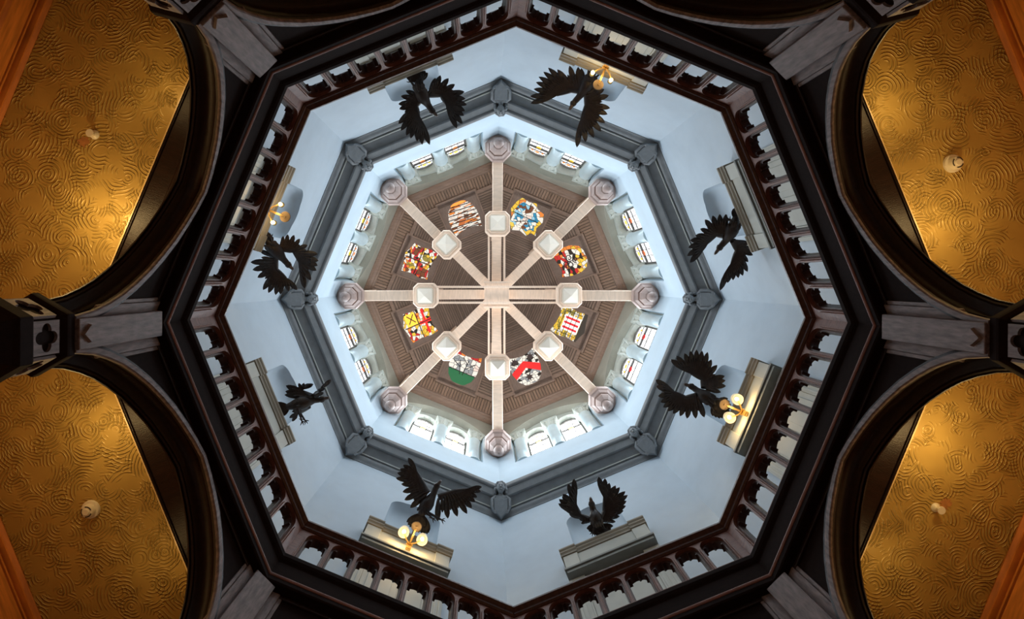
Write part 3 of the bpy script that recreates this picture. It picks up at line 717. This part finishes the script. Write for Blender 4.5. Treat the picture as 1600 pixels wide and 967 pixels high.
DSL = {0: 'lit by a sconce, lower right', 1: 'with grey-shadowed shelf underside, bottom right', 2: 'lit gold by a sconce, bottom left', 3: 'unlit, left, beside the side-on eagle', 4: 'mostly hidden behind the rail, upper left', 5: 'only its end showing above the rail, top left', 6: 'hidden behind two starry bulbs, top right', 7: 'unlit cream, upper right'}
for k in range(8):
    m = UPF(k, 4.62, 0, 6.6)
    if SP is None: SP = surround(); SP.matrix_world = m; o = SP
    else: o = copy_tree(SP, m)
    tag(o, 'cream door surround with moulded entablature %s' % DSL[k], 'door surround', 'door surrounds round the gallery')

# ================================================================== sconces
def sconce(kind):
    r = empty('wall_sconce', Matrix.Identity(4))
    b = MB(); b.box(-.05, -.002, -.045, .045, -.14, .10); b.box(-.07, -.03, -.06, .06, -.02, .03); b.build('backplate', 'brass', r, bevel=.01)
    for s in (-1, 1):
        b = MB(); b.tube([(-.05, 0, 0), (-.12, s*.07, -.06), (-.19, s*.14, -.05), (-.21, s*.168, .02)], [.012]*4, 8); a = b.build('arm', 'brass', r, smooth=True)
        if kind == 'shade':
            b = MB(); b.M = Matrix.Translation((-.21, s*.168, .0))
            b.lathe([(.03, .12), (.05, .11), (.075, .07), (.092, .01), (.095, -.05), (.09, -.05), (.085, .01), (.068, .065), (.04, .1), (.0, .105)], 24); b.build('glass_shade', 'shade_glass', a, smooth=True)
            b = MB(); b.M = Matrix.Translation((-.21, s*.168, .0)); b.lathe([(0, -.045), (.02, -.04), (.034, -.01), (.03, .02), (.015, .05), (.0, .06)], 16); b.build('bulb', 'glow', a, smooth=True)
            b = MB(); b.M = Matrix.Translation((-.21, s*.168, .0)); b.lathe([(0, -.075), (.012, -.07), (.016, -.055), (0, -.05)], 10); b.build('shade_finial', 'brass', a, smooth=True)
        else:
            b = MB(); b.M = Matrix.Translation((-.21, s*.168, .0)); b.lathe([(0, -.04), (.02, -.035), (.034, -.01), (.03, .02), (.015, .05), (.0, .06)], 16); b.build('bulb', 'glow', a, smooth=True)
            b = MB(); b.M = Matrix.Translation((-.21, s*.168, .0)); b.lathe([(0, .05), (.03, .05), (.045, .08), (.03, .11), (0, .12)], 16); b.build('bulb_holder', 'brass', a, smooth=True)
    b = MB(); b.tube([(-.05, 0, 0), (-.20, 0, .0), (-.33, 0, .02)], [.018, .02, .016], 10); b.build('centre_arm', 'brass', r, smooth=True)
    b = MB(); b.M = Matrix.Translation((-.36, 0, .03)); b.lathe([(0, -.03), (.014, -.03), (.018, -.022), (.085, -.018), (.092, -.008), (.085, .01), (.03, .02), (0, .05)], 28); b.build('round_disc', 'disc', r, smooth=True)
    return r
scn = {'shade': None, 'bare': None}
for k, kind, dt, e, lab in ((0, 'shade', .14, 9, 'brass twin sconce with two lit glass shades on the right-hand door surround'),
                        (2, 'shade', -.02, 9, 'brass twin sconce with two lit glass shades on the bottom door surround'),
                        (4, 'bare', -.05, 5, 'brass sconce with two starry bare bulbs at the upper left'),
                        (6, 'bare', .0, 5, 'brass sconce with two starry bare bulbs at the top right')):
    m = UPF(k, 4.44, dt, 9.82)
    if scn[kind] is None: scn[kind] = sconce(kind); o = scn[kind]; o.matrix_world = m
    else: o = copy_tree(scn[kind], m)
    tag(o, lab, 'wall lamp')
    for s in (-1, 1): point('sconce_bulb_light', (m @ Vector((-.21, s*.168, -.11))), e, (1, .66, .28), .03)

# ================================================================== eagles
def W3(px, py, z): return Vector(((px-VPX)*z/F, (py-VPY)*z/F, z))
def feather(b, p0, p1, w, lift=0.02, up=Vector((0, 0, 1))):
    d = p1-p0; L = d.length
    if L < 1e-4: return
    d.normalize(); s = d.cross(up).normalized(); u = s.cross(d).normalized()
    prof = [(0, .25), (.15, .55), (.4, .9), (.62, 1.0), (.8, .85), (.92, .5), (1.0, .03)]
    vs = []
    for t, k in prof:
        c = p0+d*(L*t)-u*(lift*t*t*L); ww = w*k
        vs += [c-s*ww-u*.004, c-u*.016, c+s*ww-u*.004, c+u*.010]
    n = len(prof); fs = []
    for i in range(n-1):
        for j in range(4): fs.append((i*4+j, i*4+(j+1) % 4, (i+1)*4+(j+1) % 4, (i+1)*4+j))
    fs += [(0, 3, 2, 1), tuple((n-1)*4+j for j in range(4))]
    b.add(vs, fs)
def lerp_path(pts, t):
    n = len(pts)-1; x = max(0, min(.9999, t))*n; i = int(x); return pts[i].lerp(pts[i+1], x-i)
def eagle(body, wings, tail, zb, label, feet=None, rod=None, rise=.25):
    """body: tail root, hips, chest, neck, head, beak (pixels); each wing: arm joints + feather tips"""
    zs = [zb, zb+.05, zb+.12, zb+.2, zb+.24, zb+.2]
    J = [W3(p[0], p[1], z) for p, z in zip(body, zs)]
    root = empty('eagle_carving', Matrix.Translation(J[1])); inv = Matrix.Translation(-J[1])
    b = MB(); b.M = inv
    c1, c2 = J[1].lerp(J[2], .5), J[2].lerp(J[3], .5)
    b.tube([J[0], J[0].lerp(J[1], .5), J[1], c1, J[2], c2, J[3], J[3].lerp(J[4], .6), J[4]], [.05, .075, .105, .125, .115, .085, .06, .055, .05], 16, .95)
    for i in range(70):                                  # scale-like breast feathers under the trunk
        t = random.random(); p = lerp_path([J[1], c1, J[2], c2], t); q = lerp_path([J[0], J[1], c1, J[2]], t)
        d = (p-q).normalized(); s = d.cross(Vector((0, 0, 1))).normalized(); a = random.uniform(-1.2, 1.2); rr = .105*(1-.35*t)+.01
        c = p+s*(rr*math.sin(a))-Vector((0, 0, 1))*(rr*math.cos(a)); feather(b, c+d*.03, c-d*.06, .022, .1)
    b.build('body', 'eagle', root, smooth=True)
    hd = (J[5]-J[4]).normalized(); b = MB(); b.M = inv
    b.tube([J[4]-hd*.03, J[4], J[4]+hd*.045, J[4]+hd*.075], [.045, .062, .05, .03], 14)
    h = b.build('head', 'eagle', root, smooth=True)
    b = MB(); b.M = inv; b.tube([J[4]+hd*.06, J[4].lerp(J[5], .8), J[5], J[5]-Vector((0, 0, .035))+hd*.005], [.034, .028, .017, .004], 10); b.build('beak', 'eagle_light', h, smooth=True)
    b = MB(); b.M = inv; sd = hd.cross(Vector((0, 0, 1))).normalized()
    for q in (-1, 1): b.ball(J[4]+hd*.035+sd*q*.045-Vector((0, 0, .02)), .012, 8, 6)
    b.build('eyes', 'eagle_light', h, smooth=True)
    for arm, tips in wings:
        b = MB(); b.M = inv
        n = len(arm); A = [W3(p[0], p[1], zb+.14+rise*i/(n-1)) for i, p in enumerate(arm)]
        b.tube([A[0].lerp(A[1], t/3) for t in range(3)]+[A[1].lerp(A[2], t/3) for t in range(4)] if n > 2 else A, ([.06, .058, .055, .05, .042, .034, .02])[:7 if n > 2 else n], 12, .7)
        m = len(tips); TP = [W3(x, y, zb+.10+rise*1.0*(i/(m-1))) for i, (x, y) in enumerate(tips)]
        for i, tp in enumerate(TP):
            rt = lerp_path(A, (i/(m-1))**.8)
            L = (tp-rt).length; feather(b, rt.lerp(tp, .02), tp, max(.034, min(.056, L*.15)), .03)
        for layer, (fr, ww, dz) in enumerate(((.68, .034, .022), (.45, .032, .036), (.27, .028, .046))):
            mm = m*2-1
            for i in range(mm):
                t = i/(mm-1); tp = lerp_path(TP, t); rt = lerp_path(A, t**.8)
                feather(b, rt-Vector((0, 0, dz)), rt.lerp(tp, fr)-Vector((0, 0, dz*.8)), ww, .02)
        b.build('wing', 'eagle', root, smooth=True)
    b = MB(); b.M = inv
    n = len(tail); TT = [W3(p[0], p[1], zb-.05+.01*(i % 2)) for i, p in enumerate(tail)]
    TT = [TT[0]]+sum([[TT[i-1].lerp(TT[i], .5)+(TT[i]-J[0])*.03, TT[i]] for i in range(1, n)], []); n = len(TT)
    for tp in TT: feather(b, J[0].lerp(J[1], .35), tp, .05, .05)
    for i in range(n-1): feather(b, J[0].lerp(J[1], .3)-Vector((0, 0, .02)), J[0].lerp(TT[i].lerp(TT[i+1], .5), .65)-Vector((0, 0, .02)), .04, .05)
    b.build('tail', 'eagle', root, smooth=True)
    fp = feet or [None, None]
    ax = (J[2]-J[0]); ax.z = 0; ax.normalize(); sd = Vector((-ax.y, ax.x, 0))
    for i, q in enumerate((-1, 1)):
        st = J[1]+sd*q*.05-Vector((0, 0, .05))
        en = W3(fp[i][0], fp[i][1], zb-.10) if fp[i] else st+sd*q*.06-ax*.10-Vector((0, 0, .10))
        b = MB(); b.M = inv; b.tube([st, st.lerp(en, .5)+Vector((0, 0, .01)), en], [.035, .022, .013], 8)
        dd = (en-st); dd.z = 0; dd = dd.normalized() if dd.length > 1e-3 else ax; ss = Vector((-dd.y, dd.x, 0))
        for c in (-.8, 0, .8, 2.9):
            v = dd*math.cos(c)+ss*math.sin(c); b.tube([en, en+v*.05-Vector((0, 0, .005)), en+v*.075-Vector((0, 0, .03))], [.011, .009, .002], 6)
        b.build('leg', 'eagle', root, smooth=True)
    # iron bracket that holds the bird off the wall
    ctr = Vector((CUP[0], CUP[1], 0)); o = J[1]-ctr; o.z = 0
    kk = min(range(8), key=lambda i: -(o.x*math.cos(FA(i))+o.y*math.sin(FA(i)))); nrm = Vector((math.cos(FA(kk)), math.sin(FA(kk)), 0))
    dist = 4.70-o.dot(nrm); b = MB(); b.M = inv
    b.tube([J[1]+Vector((0, 0, .05)), J[1]+Vector((0, 0, .22))+nrm*.1, J[1]+Vector((0, 0, .26))+nrm*(dist*.6), J[1]+Vector((0, 0, .26))+nrm*(dist+.20)], [.016]*4, 8)
    b.build('bracket', 'eagle', root, smooth=True)
    tag(root, label, 'eagle', 'carved eagles round the gallery'); return root
ZE = 10.32
eagle([(653, 124), (655, 138), (662, 153), (669, 164), (675, 173), (683, 181)],
      [([(660, 152), (650, 165), (655, 182)], [(634, 142), (626.5, 150.5), (622.7, 163), (624, 170.7), (622.7, 194), (626.5, 205), (635, 212.6), (642, 217), (652, 222), (660, 226.6), (671.6, 226.6)]),
       ([(670, 148), (689, 148), (697, 163)], [(681, 122), (688.6, 118), (701, 122.6), (711, 132), (726, 144), (727.4, 155), (729.7, 164.5), (726.6, 174), (725, 181.5), (722.8, 194), (714, 201)])],
      [(634, 119), (640, 110), (650, 107), (660, 108), (669, 114)], ZE, 'dark eagle with two rounded drooping wings at the top left')
eagle([(927, 112), (922, 124), (914, 138), (905, 151), (896, 161), (889.5, 172)],
      [([(912, 143), (893, 141), (869.7, 149)], [(908, 107), (903, 105), (889.5, 103), (870.5, 109), (856.4, 106.5), (849, 113), (841.5, 120.6), (837.4, 129), (834, 139.6), (828, 151), (829, 162)]),
       ([(917, 147), (917, 165), (908, 186)], [(936, 134), (944, 139.6), (951, 149.5), (953, 169.4), (949, 179), (945, 192.6), (939, 206), (927.6, 215.8), (915, 222.4), (901, 230.7)])],
      [(919, 99), (926, 97), (934, 100), (940, 106)], ZE, 'dark eagle with wide asymmetric wings beside starry bulbs at the top right')
eagle([(416, 374), (425, 384), (435, 396), (443, 405), (450, 413), (458, 421)],
      [([(440, 388), (460, 392), (469, 412)], [(443, 368.6), (450, 366), (460, 367), (469, 373), (481, 382.7), (497, 396.8), (498.3, 407.6), (497, 415), (495, 422.8), (486.4, 438), (476.6, 451)]),
       ([(430, 402), (431, 421), (447, 434)], [(406, 391), (392, 409.8), (395, 421.7), (402.8, 433.7), (411.5, 453), (420, 457.6), (431, 460.8), (438.6, 459.7), (451.6, 455.4), (464.7, 453)])],
      [(404, 369), (406, 362), (414, 359), (422, 364), (428, 371)], ZE, 'dark eagle diving towards the centre on the upper left, below a starry lamp')
eagle([(1150, 338), (1147, 352), (1140, 366), (1133, 377), (1125, 386), (1117, 397)],
      [([(1131, 368), (1118, 366), (1103, 382)], [(1133.8, 334.7), (1124, 334.7), (1113, 336.8), (1101, 343), (1093.7, 357.5), (1086, 368), (1077.4, 376), (1075, 386.8), (1073, 399.8), (1077.4, 410.7)]),
       ([(1145, 376), (1152, 391), (1143, 411)], [(1172, 381), (1179.4, 393), (1176, 399), (1168.6, 409.6), (1167.5, 424.8), (1160, 431), (1153, 434.5), (1144.7, 437.8), (1136, 442), (1124, 454)])],
      [(1145, 326), (1150, 323), (1157, 325), (1163, 330)], ZE, 'dark eagle in front of the unlit cream door surround at the upper right', feet=[(1137, 342), (1141, 344)])
eagle([(447, 636), (463, 632), (478, 628), (491, 625), (502, 624), (514, 621)],
      [([(488, 620), (474, 614), (468, 608)], [(445, 616.5), (446, 611), (447, 602), (455, 602), (467, 598), (475.6, 598), (484, 599), (490, 600)]),
       ([(482, 634), (470, 642), (463, 646)], [(463, 634), (456, 643), (452, 652.7), (456.7, 658.5), (461, 655.6)]),
       ([(492, 619), (499, 611), (502, 607)], [(506, 613), (517.5, 593)])],
      [(429, 630), (430, 636), (433, 644), (440, 650)], ZE, 'dark eagle seen side-on with folded wings at the left', feet=[(472, 658), (477, 657)], rise=.35)
eagle([(1119, 631), (1108, 624), (1098, 617), (1089, 610), (1081, 604), (1069, 600)],
      [([(1100, 606), (1098, 592), (1079, 583)], [(1126, 612.5), (1133.8, 602.7), (1133, 594), (1131.8, 587), (1120, 570), (1111, 561.4), (1105, 549.6), (1096.4, 547.7), (1087.6, 545.7), (1077.8, 547.7), (1069, 551.6), (1056, 555.5), (1047, 561.4)]),
       ([(1089, 618), (1071, 622), (1053, 612)], [(1100, 651.8), (1086.6, 653.8), (1072.9, 653.8), (1062, 650), (1051, 646), (1042.4, 642), (1035.5, 636), (1031.6, 628), (1027.7, 618.4), (1024.7, 602.7), (1023.8, 592.9)])],
      [(1137, 622), (1142, 632), (1140, 643), (1133, 652), (1124, 654), (1113, 650)], ZE, 'dark eagle with fanned wings beside the lit sconce at the right')
eagle([(657, 805), (662, 795), (670, 784), (677, 772), (682, 760), (689, 751)],
      [([(668, 770), (660, 755), (651, 737)], [(641, 793), (632, 780.7), (629, 768), (627, 755.8), (618.6, 746.5), (620.7, 738), (624.8, 732), (630, 725.9), (638, 714.5)]),
       ([(685, 777), (711, 768), (731, 764)], [(683.8, 813.7), (700, 809.6), (714.8, 806.5), (730, 802), (737.5, 793), (742.7, 783.8), (745.8, 776.5), (752, 767), (753, 760)])],
      [(635, 815), (640, 823), (649, 829), (659, 833), (668, 834), (672, 828)], ZE, 'dark eagle soaring above the lit sconce at the bottom left', feet=[(676, 810), (690, 812)])
eagle([(935, 824), (932, 815), (930, 806), (927, 797), (924.5, 788), (922.6, 777.5)],
      [([(921, 812), (906, 806), (899, 787)], [(907.7, 817.5), (889, 802.6), (881.6, 793), (872, 785.8), (873, 779), (878, 774.7), (879, 771), (887, 755), (896.5, 746.7)]),
       ([(939, 812), (945, 800), (944, 777)], [(961.7, 814.7), (968, 806), (973.8, 797), (977.5, 789.6), (978.4, 782), (980.3, 772.8), (976.6, 767), (968, 760.7), (961.7, 758), (952, 754), (945, 746.7), (934.7, 744)])],
      [(916, 825), (923, 833), (932, 837), (942, 836), (951, 831), (958, 821)], ZE, 'dark eagle with both wings raised like a V at the bottom right', rise=.3)

# ================================================================== balustrade
AB = 3.85*COS
def arch_open(hw, z0, z1, r):
    p = [(-hw, z0), (hw, z0), (hw, z1-r)]
    for i in range(1, 9):
        a = PI/2*i/8; p.append((hw-r+r*math.sin(PI/2-a) if False else hw*(math.cos(a)**.75), z1-r+r*math.sin(a)**.9))
    for i in range(7, -1, -1):
        a = PI/2*i/8; p.append((-hw*(math.cos(a)**.75) if i else -hw, z1-r+r*math.sin(a)**.9 if i else z1-r))
    return p
def cusped(hw, z0, z1):
    zc = z1-hw*.95; p = [(-hw, z0), (hw, z0), (hw, zc-.04)]
    n = 60
    for i in range(n+1):
        a = PI*i/n; base = hw*(1+.02*math.sin(a))
        r = base-.034*max(0, math.cos(5*a+PI))**5 if 0 < i < n else hw*.96
        p.append((r*math.cos(a), zc+r*math.sin(a)*.95))
    p.append((-hw, zc-.04)); return p
def balustrade():
    r = empty('balustrade_section', Matrix.Identity(4))      # origin: middle of the side, at gallery floor; x measured from the arcade face
    side = AB*T; e = .10; pitch = (2*side-2*e)/8; z0, z1 = .07, .80
    b = MB()
    for i in range(8):
        yc = -side+e+pitch*(i+.5); rect = (yc-pitch/2, yc+pitch/2, z0, z1)
        b.plate(rect, [(p[0]+yc, p[1]) for p in arch_open(.150, .14, .77, .16)], 0, .045, c=(yc, .5), n=24)
    b.box(0, .045, -side-.0, -side+e, z0, z1); b.box(0, .045, side-e, side, z0, z1)
    b.build('arcade_panel', 'rail_wood', r)
    for i in range(8):
        yc = -side+e+pitch*(i+.5)
        b = MB(); b.plate((yc-pitch/2, yc+pitch/2, z0, z1), [(p[0]+yc, p[1]) for p in cusped(.128, .15, .745)], .046, .15, c=(yc, .5), n=24)
        b.build('cusped_tracery', 'rail_dark', r)
    for i in range(9):
        b = MB(); yc = -side+e+pitch*i; b.box(-.022, .0, yc-.008, yc+.008, z0, .60)
        b.build('mullion', 'rail_wood', r, bevel=.006)
    b = MB(); b.M = Matrix.Translation((-AB, 0, 0)); b.mitre([(AB-.01, .77), (AB-.035, .79), (AB-.035, .815), (AB-.055, .825), (AB-.085, .85), (AB-.085, .885), (AB-.06, .90), (AB-.03, .93), (AB+.12, .95), (AB+.19, .93), (AB+.22, .88), (AB+.16, .80), (AB+.16, .77)])
    b.build('handrail', 'rail_dark', r, bevel=.005)
    b = MB(); b.M = Matrix.Translation((-AB, 0, 0)); b.mitre([(AB-.02, .0), (AB-.02, .07), (AB+.16, .07), (AB+.16, 0)]); b.build('bottom_rail', 'rail_dark', r, bevel=.005)
    return r
BS = None
for k in range(8):
    m = LOWF(k, AB, 0, 6.6)
    if BS is None: BS = balustrade(); BS.matrix_world = m; o = BS
    else: o = copy_tree(BS, m)
    tag(o, 'red-brown wooden balustrade of eight cusped arches on the %s' % SIDE[k], 'balustrade', 'balustrade sections round the gallery')

# ring beam under the balustrade
r = empty('ring_beam', fmat(ROTLOW, CLOW, 0, 0, 6.1))
b = MB(); b.ring([(3.98, .0), (3.825, .0), (3.81, .02), (3.81, .10), (3.83, .12), (3.83, .22), (3.83, .40), (3.80, .43), (3.78, .46), (3.78, .53), (3.86, .55), (3.98, .55)]); b.build('fascia', 'dark_wood', r, bevel=.006)
b = MB(); b.ring([(3.83, .075), (3.80, .085), (3.79, .105), (3.80, .125), (3.83, .135)], start=0); b.build('bead_moulding', 'rail_wood', r, bevel=.004)  # lighter wood here puts the bead's highlight into the colour
tag(r, 'dark octagonal beam ring carrying the gallery balustrade', 'beam')

# ================================================================== columns with carved capitals and posts
def hexa(R, c=4.13): return [(c+R*math.cos(rad(30+60*i)), R*math.sin(rad(30+60*i))) for i in range(6)]
def quatre(cz, s):
    p = []
    for i in range(48):
        a = 2*PI*i/48; p.append((s*(.62+.38*abs(math.cos(2*a)))*math.cos(a), cz+s*(.62+.38*abs(math.cos(2*a)))*math.sin(a)))
    return p
def column():
    r = empty('arch_column', Matrix.Identity(4))
    b = MB()
    def ring6(prof, m, name, par, bev=.006):
        b = MB(); b.M = Matrix.Translation((4.13, 0, 0)); b.ring(prof, closed=False, sides=6, start=rad(30)); return b.build(name, m, par, bevel=bev)
    ring6([(.01, -1.6), (.36, -1.6), (.36, -1.3), (.30, -1.2), (.26, -1.15), (.26, 4.05), (.28, 4.1), (.33, 4.2), (.36, 4.24), (.36, 4.36), (.33, 4.40), (.01, 4.4)], 'dark_wood', 'shaft', r)
    ring6([(.01, 4.39), (.285, 4.39), (.285, 4.68), (.30, 4.70), (.345, 4.74), (.35, 4.76), (.35, 4.82), (.33, 4.83), (.01, 4.83)], 'dark_wood', 'capital', r)
    for a in range(6):
        if a in (0,): continue
        b = MB(); b.M = Matrix.Translation((4.13, 0, 0)) @ Matrix.Rotation(rad(60*a), 4, 'Z')
        ap = .285*math.cos(rad(30)); b.plate((-.135, .135, 4.41, 4.68), quatre(4.545, .115), ap+.004, ap+.03, n=32); b.build('quatrefoil_panel', 'cool_lit_wood', r)
    b = MB(); b.add([(3.795, -.132, 4.83), (3.795, .132, 4.83), (3.795, .132, 6.08), (3.795, -.132, 6.08), (3.98, -.14, 4.83), (3.98, .14, 4.83), (3.98, .14, 6.08), (3.98, -.14, 6.08)],
                    [(0, 1, 2, 3), (4, 7, 6, 5), (0, 4, 5, 1), (1, 5, 6, 2), (2, 6, 7, 3), (3, 7, 4, 0)])
    p = b.build('post', 'cool_lit_wood', r, bevel=.008)
    b = MB(); d = .085; z = 4.94; b.prismx([(d, z), (0, z+d*1.15), (-d, z), (0, z-d*1.15)], 3.80, 3.765, .86); b.build('diamond_boss', 'cool_lit_wood', p)
    return r
CPT = None
for k in range(8):
    m = LOWV(k)
    if CPT is None: CPT = column(); CPT.matrix_world = m; o = CPT
    else: o = copy_tree(CPT, m)
    tag(o, 'dark hexagonal wooden column with quatrefoil capital and post at the %s corner' % CORN[k], 'column', 'hall columns')

# ================================================================== Tudor arches between the columns
CURVE = [(0, 5.97), (.18, 5.935), (.36, 5.88), (.54, 5.81), (.72, 5.71), (.88, 5.60), (1.02, 5.47), (1.13, 5.34), (1.21, 5.20), (1.28, 5.03), (1.32, 4.82)]
def arch():
    r = empty('tudor_arch', Matrix.Identity(4))
    pts = [(-y, z) for y, z in CURVE[::-1]]+[p for p in CURVE[1:]]
    nr = []
    for i in range(len(pts)):
        p, q = pts[max(0, i-1)], pts[min(len(pts)-1, i+1)]; d = Vector((q[0]-p[0], q[1]-p[1])).normalized(); nr.append((-d.y, d.x))
    # normals pointing away from the opening (up and outwards)
    def sweep(name, prof, m, par=r, lo=0):
        vs = []; n = len(prof)
        for (y, z), (ny, nz) in zip(pts, nr): vs += [(x, y+ny*d, z+nz*d) for x, d in prof]
        K = len(pts)
        fs = [(i*n+j, i*n+(j+1) % n, (i+1)*n+(j+1) % n, (i+1)*n+j) for i in range(K-1) for j in range(n)]+[tuple(range(n)), tuple((K-1)*n+j for j in range(n-1, -1, -1))]
        b = MB(); b.add(vs, fs); return b.build(name, m, par, smooth=True)
    sweep('arch_ring', [(3.555, .12), (3.555, .03), (3.60, .03), (3.605, .045), (3.625, .085), (3.66, .105), (3.72, .105), (3.755, .085), (3.775, .04), (3.79, .02), (3.795, .02), (3.795, .0), (3.81, -.008), (3.82, .01), (3.83, .01), (3.832, -.015), (3.845, -.015), (3.85, .12)], 'mahogany')
    sweep('inner_bead', [(3.535, .075), (3.528, .04), (3.528, .01), (3.54, .0), (3.56, .0), (3.565, .02), (3.565, .075)], 'cool_lit_wood')
    # spandrels and their frames
    top = 6.09
    for s in (-1, 1):
        cv = [(s*y, z) for y, z in CURVE]; vs = []
        for y, z in cv: vs += [(3.60, y, z+.09 if z < top-.1 else top-.001), (3.60, y, top)]
        n = len(cv); vs += [(3.60, s*1.45, 4.82), (3.60, s*1.45, top)]
        b = MB(); b.add(vs, [(2*i, 2*i+1, 2*i+3, 2*i+2) for i in range(n)]); sp = b.build('spandrel_panel', 'dark_wood', r)
        b = MB(); y0, y1 = sorted((s*1.25, s*1.42)); b.box(3.565, 3.60, y0, y1, 5.1, top); y0, y1 = sorted((s*1.21, s*1.25)); b.box(3.58, 3.60, y0, y1, 5.36, top)
        b.build('stile', 'cool_lit_wood', sp, bevel=.008)
        b = MB(); y0, y1 = sorted((s*.15, s*1.25)); b.box(3.57, 3.60, y0, y1, 6.04, top); b.build('top_rail', 'mahogany', sp, bevel=.008)
    # the wall above the arch and the board beside the gilded ceiling
    b = MB(); b.mitre([(3.82, 6.05), (3.82, 6.20), (4.186, 6.20), (4.186, 6.06), (4.16, 6.06), (4.15, 6.075), (3.95, 6.075), (3.93, 6.055)]); b.build('soffit_board', 'mahogany', r)
    b = MB(); b.mitre([(4.174, 6.045), (4.186, 6.045), (4.186, 6.06), (4.174, 6.06)]); b.build('gilt_bead', 'gilt', r)
    vs = []
    for y, z in pts: vs += [(3.848, y, z+.08), (3.848, y, max(6.1, z+.1))]
    b = MB(); b.add(vs, [(2*i, 2*i+1, 2*i+3, 2*i+2) for i in range(len(pts)-1)]); b.box(3.84, 3.85, -1.6, -1.31, 4.82, 6.1); b.box(3.84, 3.85, 1.31, 1.6, 4.82, 6.1); b.build('back_panel', 'dark_wood', r)
    return r
AR = None
for k in range(8):
    m = LOWF(k, .05)
    if AR is None: AR = arch(); AR.matrix_world = m; o = AR
    else: o = copy_tree(AR, m)
    tag(o, 'dark moulded wooden Tudor arch below the gallery on the %s' % SIDE[k], 'arch', 'arches under the gallery')

# ================================================================== detectors and sprinklers on the gilded ceiling
def detector(px, py, label):
    p = W3(px, py, 6.1); r = empty('smoke_detector', Matrix.Translation(p))
    b = MB(); b.lathe([(0, -.10), (.03, -.10), (.035, -.095), (.035, -.085), (.06, -.08), (.065, -.07), (.065, -.03), (.09, -.03), (.095, -.02), (.095, 0), (0, 0)], 32); b.build('housing', 'white_plastic', r, smooth=True)
    b = MB()
    for a0 in (0, 2*PI/3, 4*PI/3):
        n = 8; vs = []
        for i in range(n+1):
            a = a0+.25+1.5*i/n; vs += [(.047*math.cos(a), .047*math.sin(a), -.0865), (.058*math.cos(a), .058*math.sin(a), -.084)]
        b.add(vs, [(2*i, 2*i+1, 2*i+3, 2*i+2) for i in range(n)])
    b.build('vent_slots', 'dark_slot', r)
    tag(r, label, 'smoke detector', 'ceiling detectors')
def sprinkler(px, py, sx, sy, label):
    p = W3(px, py, 6.03); r = empty('sprinkler_head', Matrix.Translation((p.x, p.y, 6.1)))
    b = MB(); b.lathe([(0, -.07), (.014, -.07), (.02, -.06), (.02, -.03), (.045, -.012), (.05, 0), (0, 0)], 20); b.build('rose', 'white_plastic', r, smooth=True)
    b = MB(); b.lathe([(0, -.085), (.04, -.085), (.043, -.08), (.04, -.075), (0, -.07)], 20); b.build('deflector', 'white_plastic', r, smooth=True)
    b = MB(); q = W3(px+sx, py+sy, 6.1); n = 22
    b.prism([(q.x-p.x+(.06+.025*math.sin(i*2.7))*math.cos(2*PI*i/n), q.y-p.y+(.05+.02*math.cos(i*3.9))*math.sin(2*PI*i/n)) for i in range(n)], -.003, -.0005); b.build('water_stain', 'rust_stain', r)
    tag(r, label, 'sprinkler', 'ceiling sprinklers')
detector(1487, 256, 'round vented cream smoke detector on the gilded ceiling, upper right')
detector(143, 795, 'round vented cream smoke detector on the gilded ceiling, lower left')
sprinkler(141, 208, -10, 14, 'small cream ceiling sprinkler with a rusty stain, upper left')
sprinkler(1470, 797, 8, -10, 'small cream ceiling sprinkler with a rusty stain, lower right')

# lift the whole place so that the hall floor is at zero
for o in list(bpy.data.objects):
    if o.parent is None: o.location.z += EYE
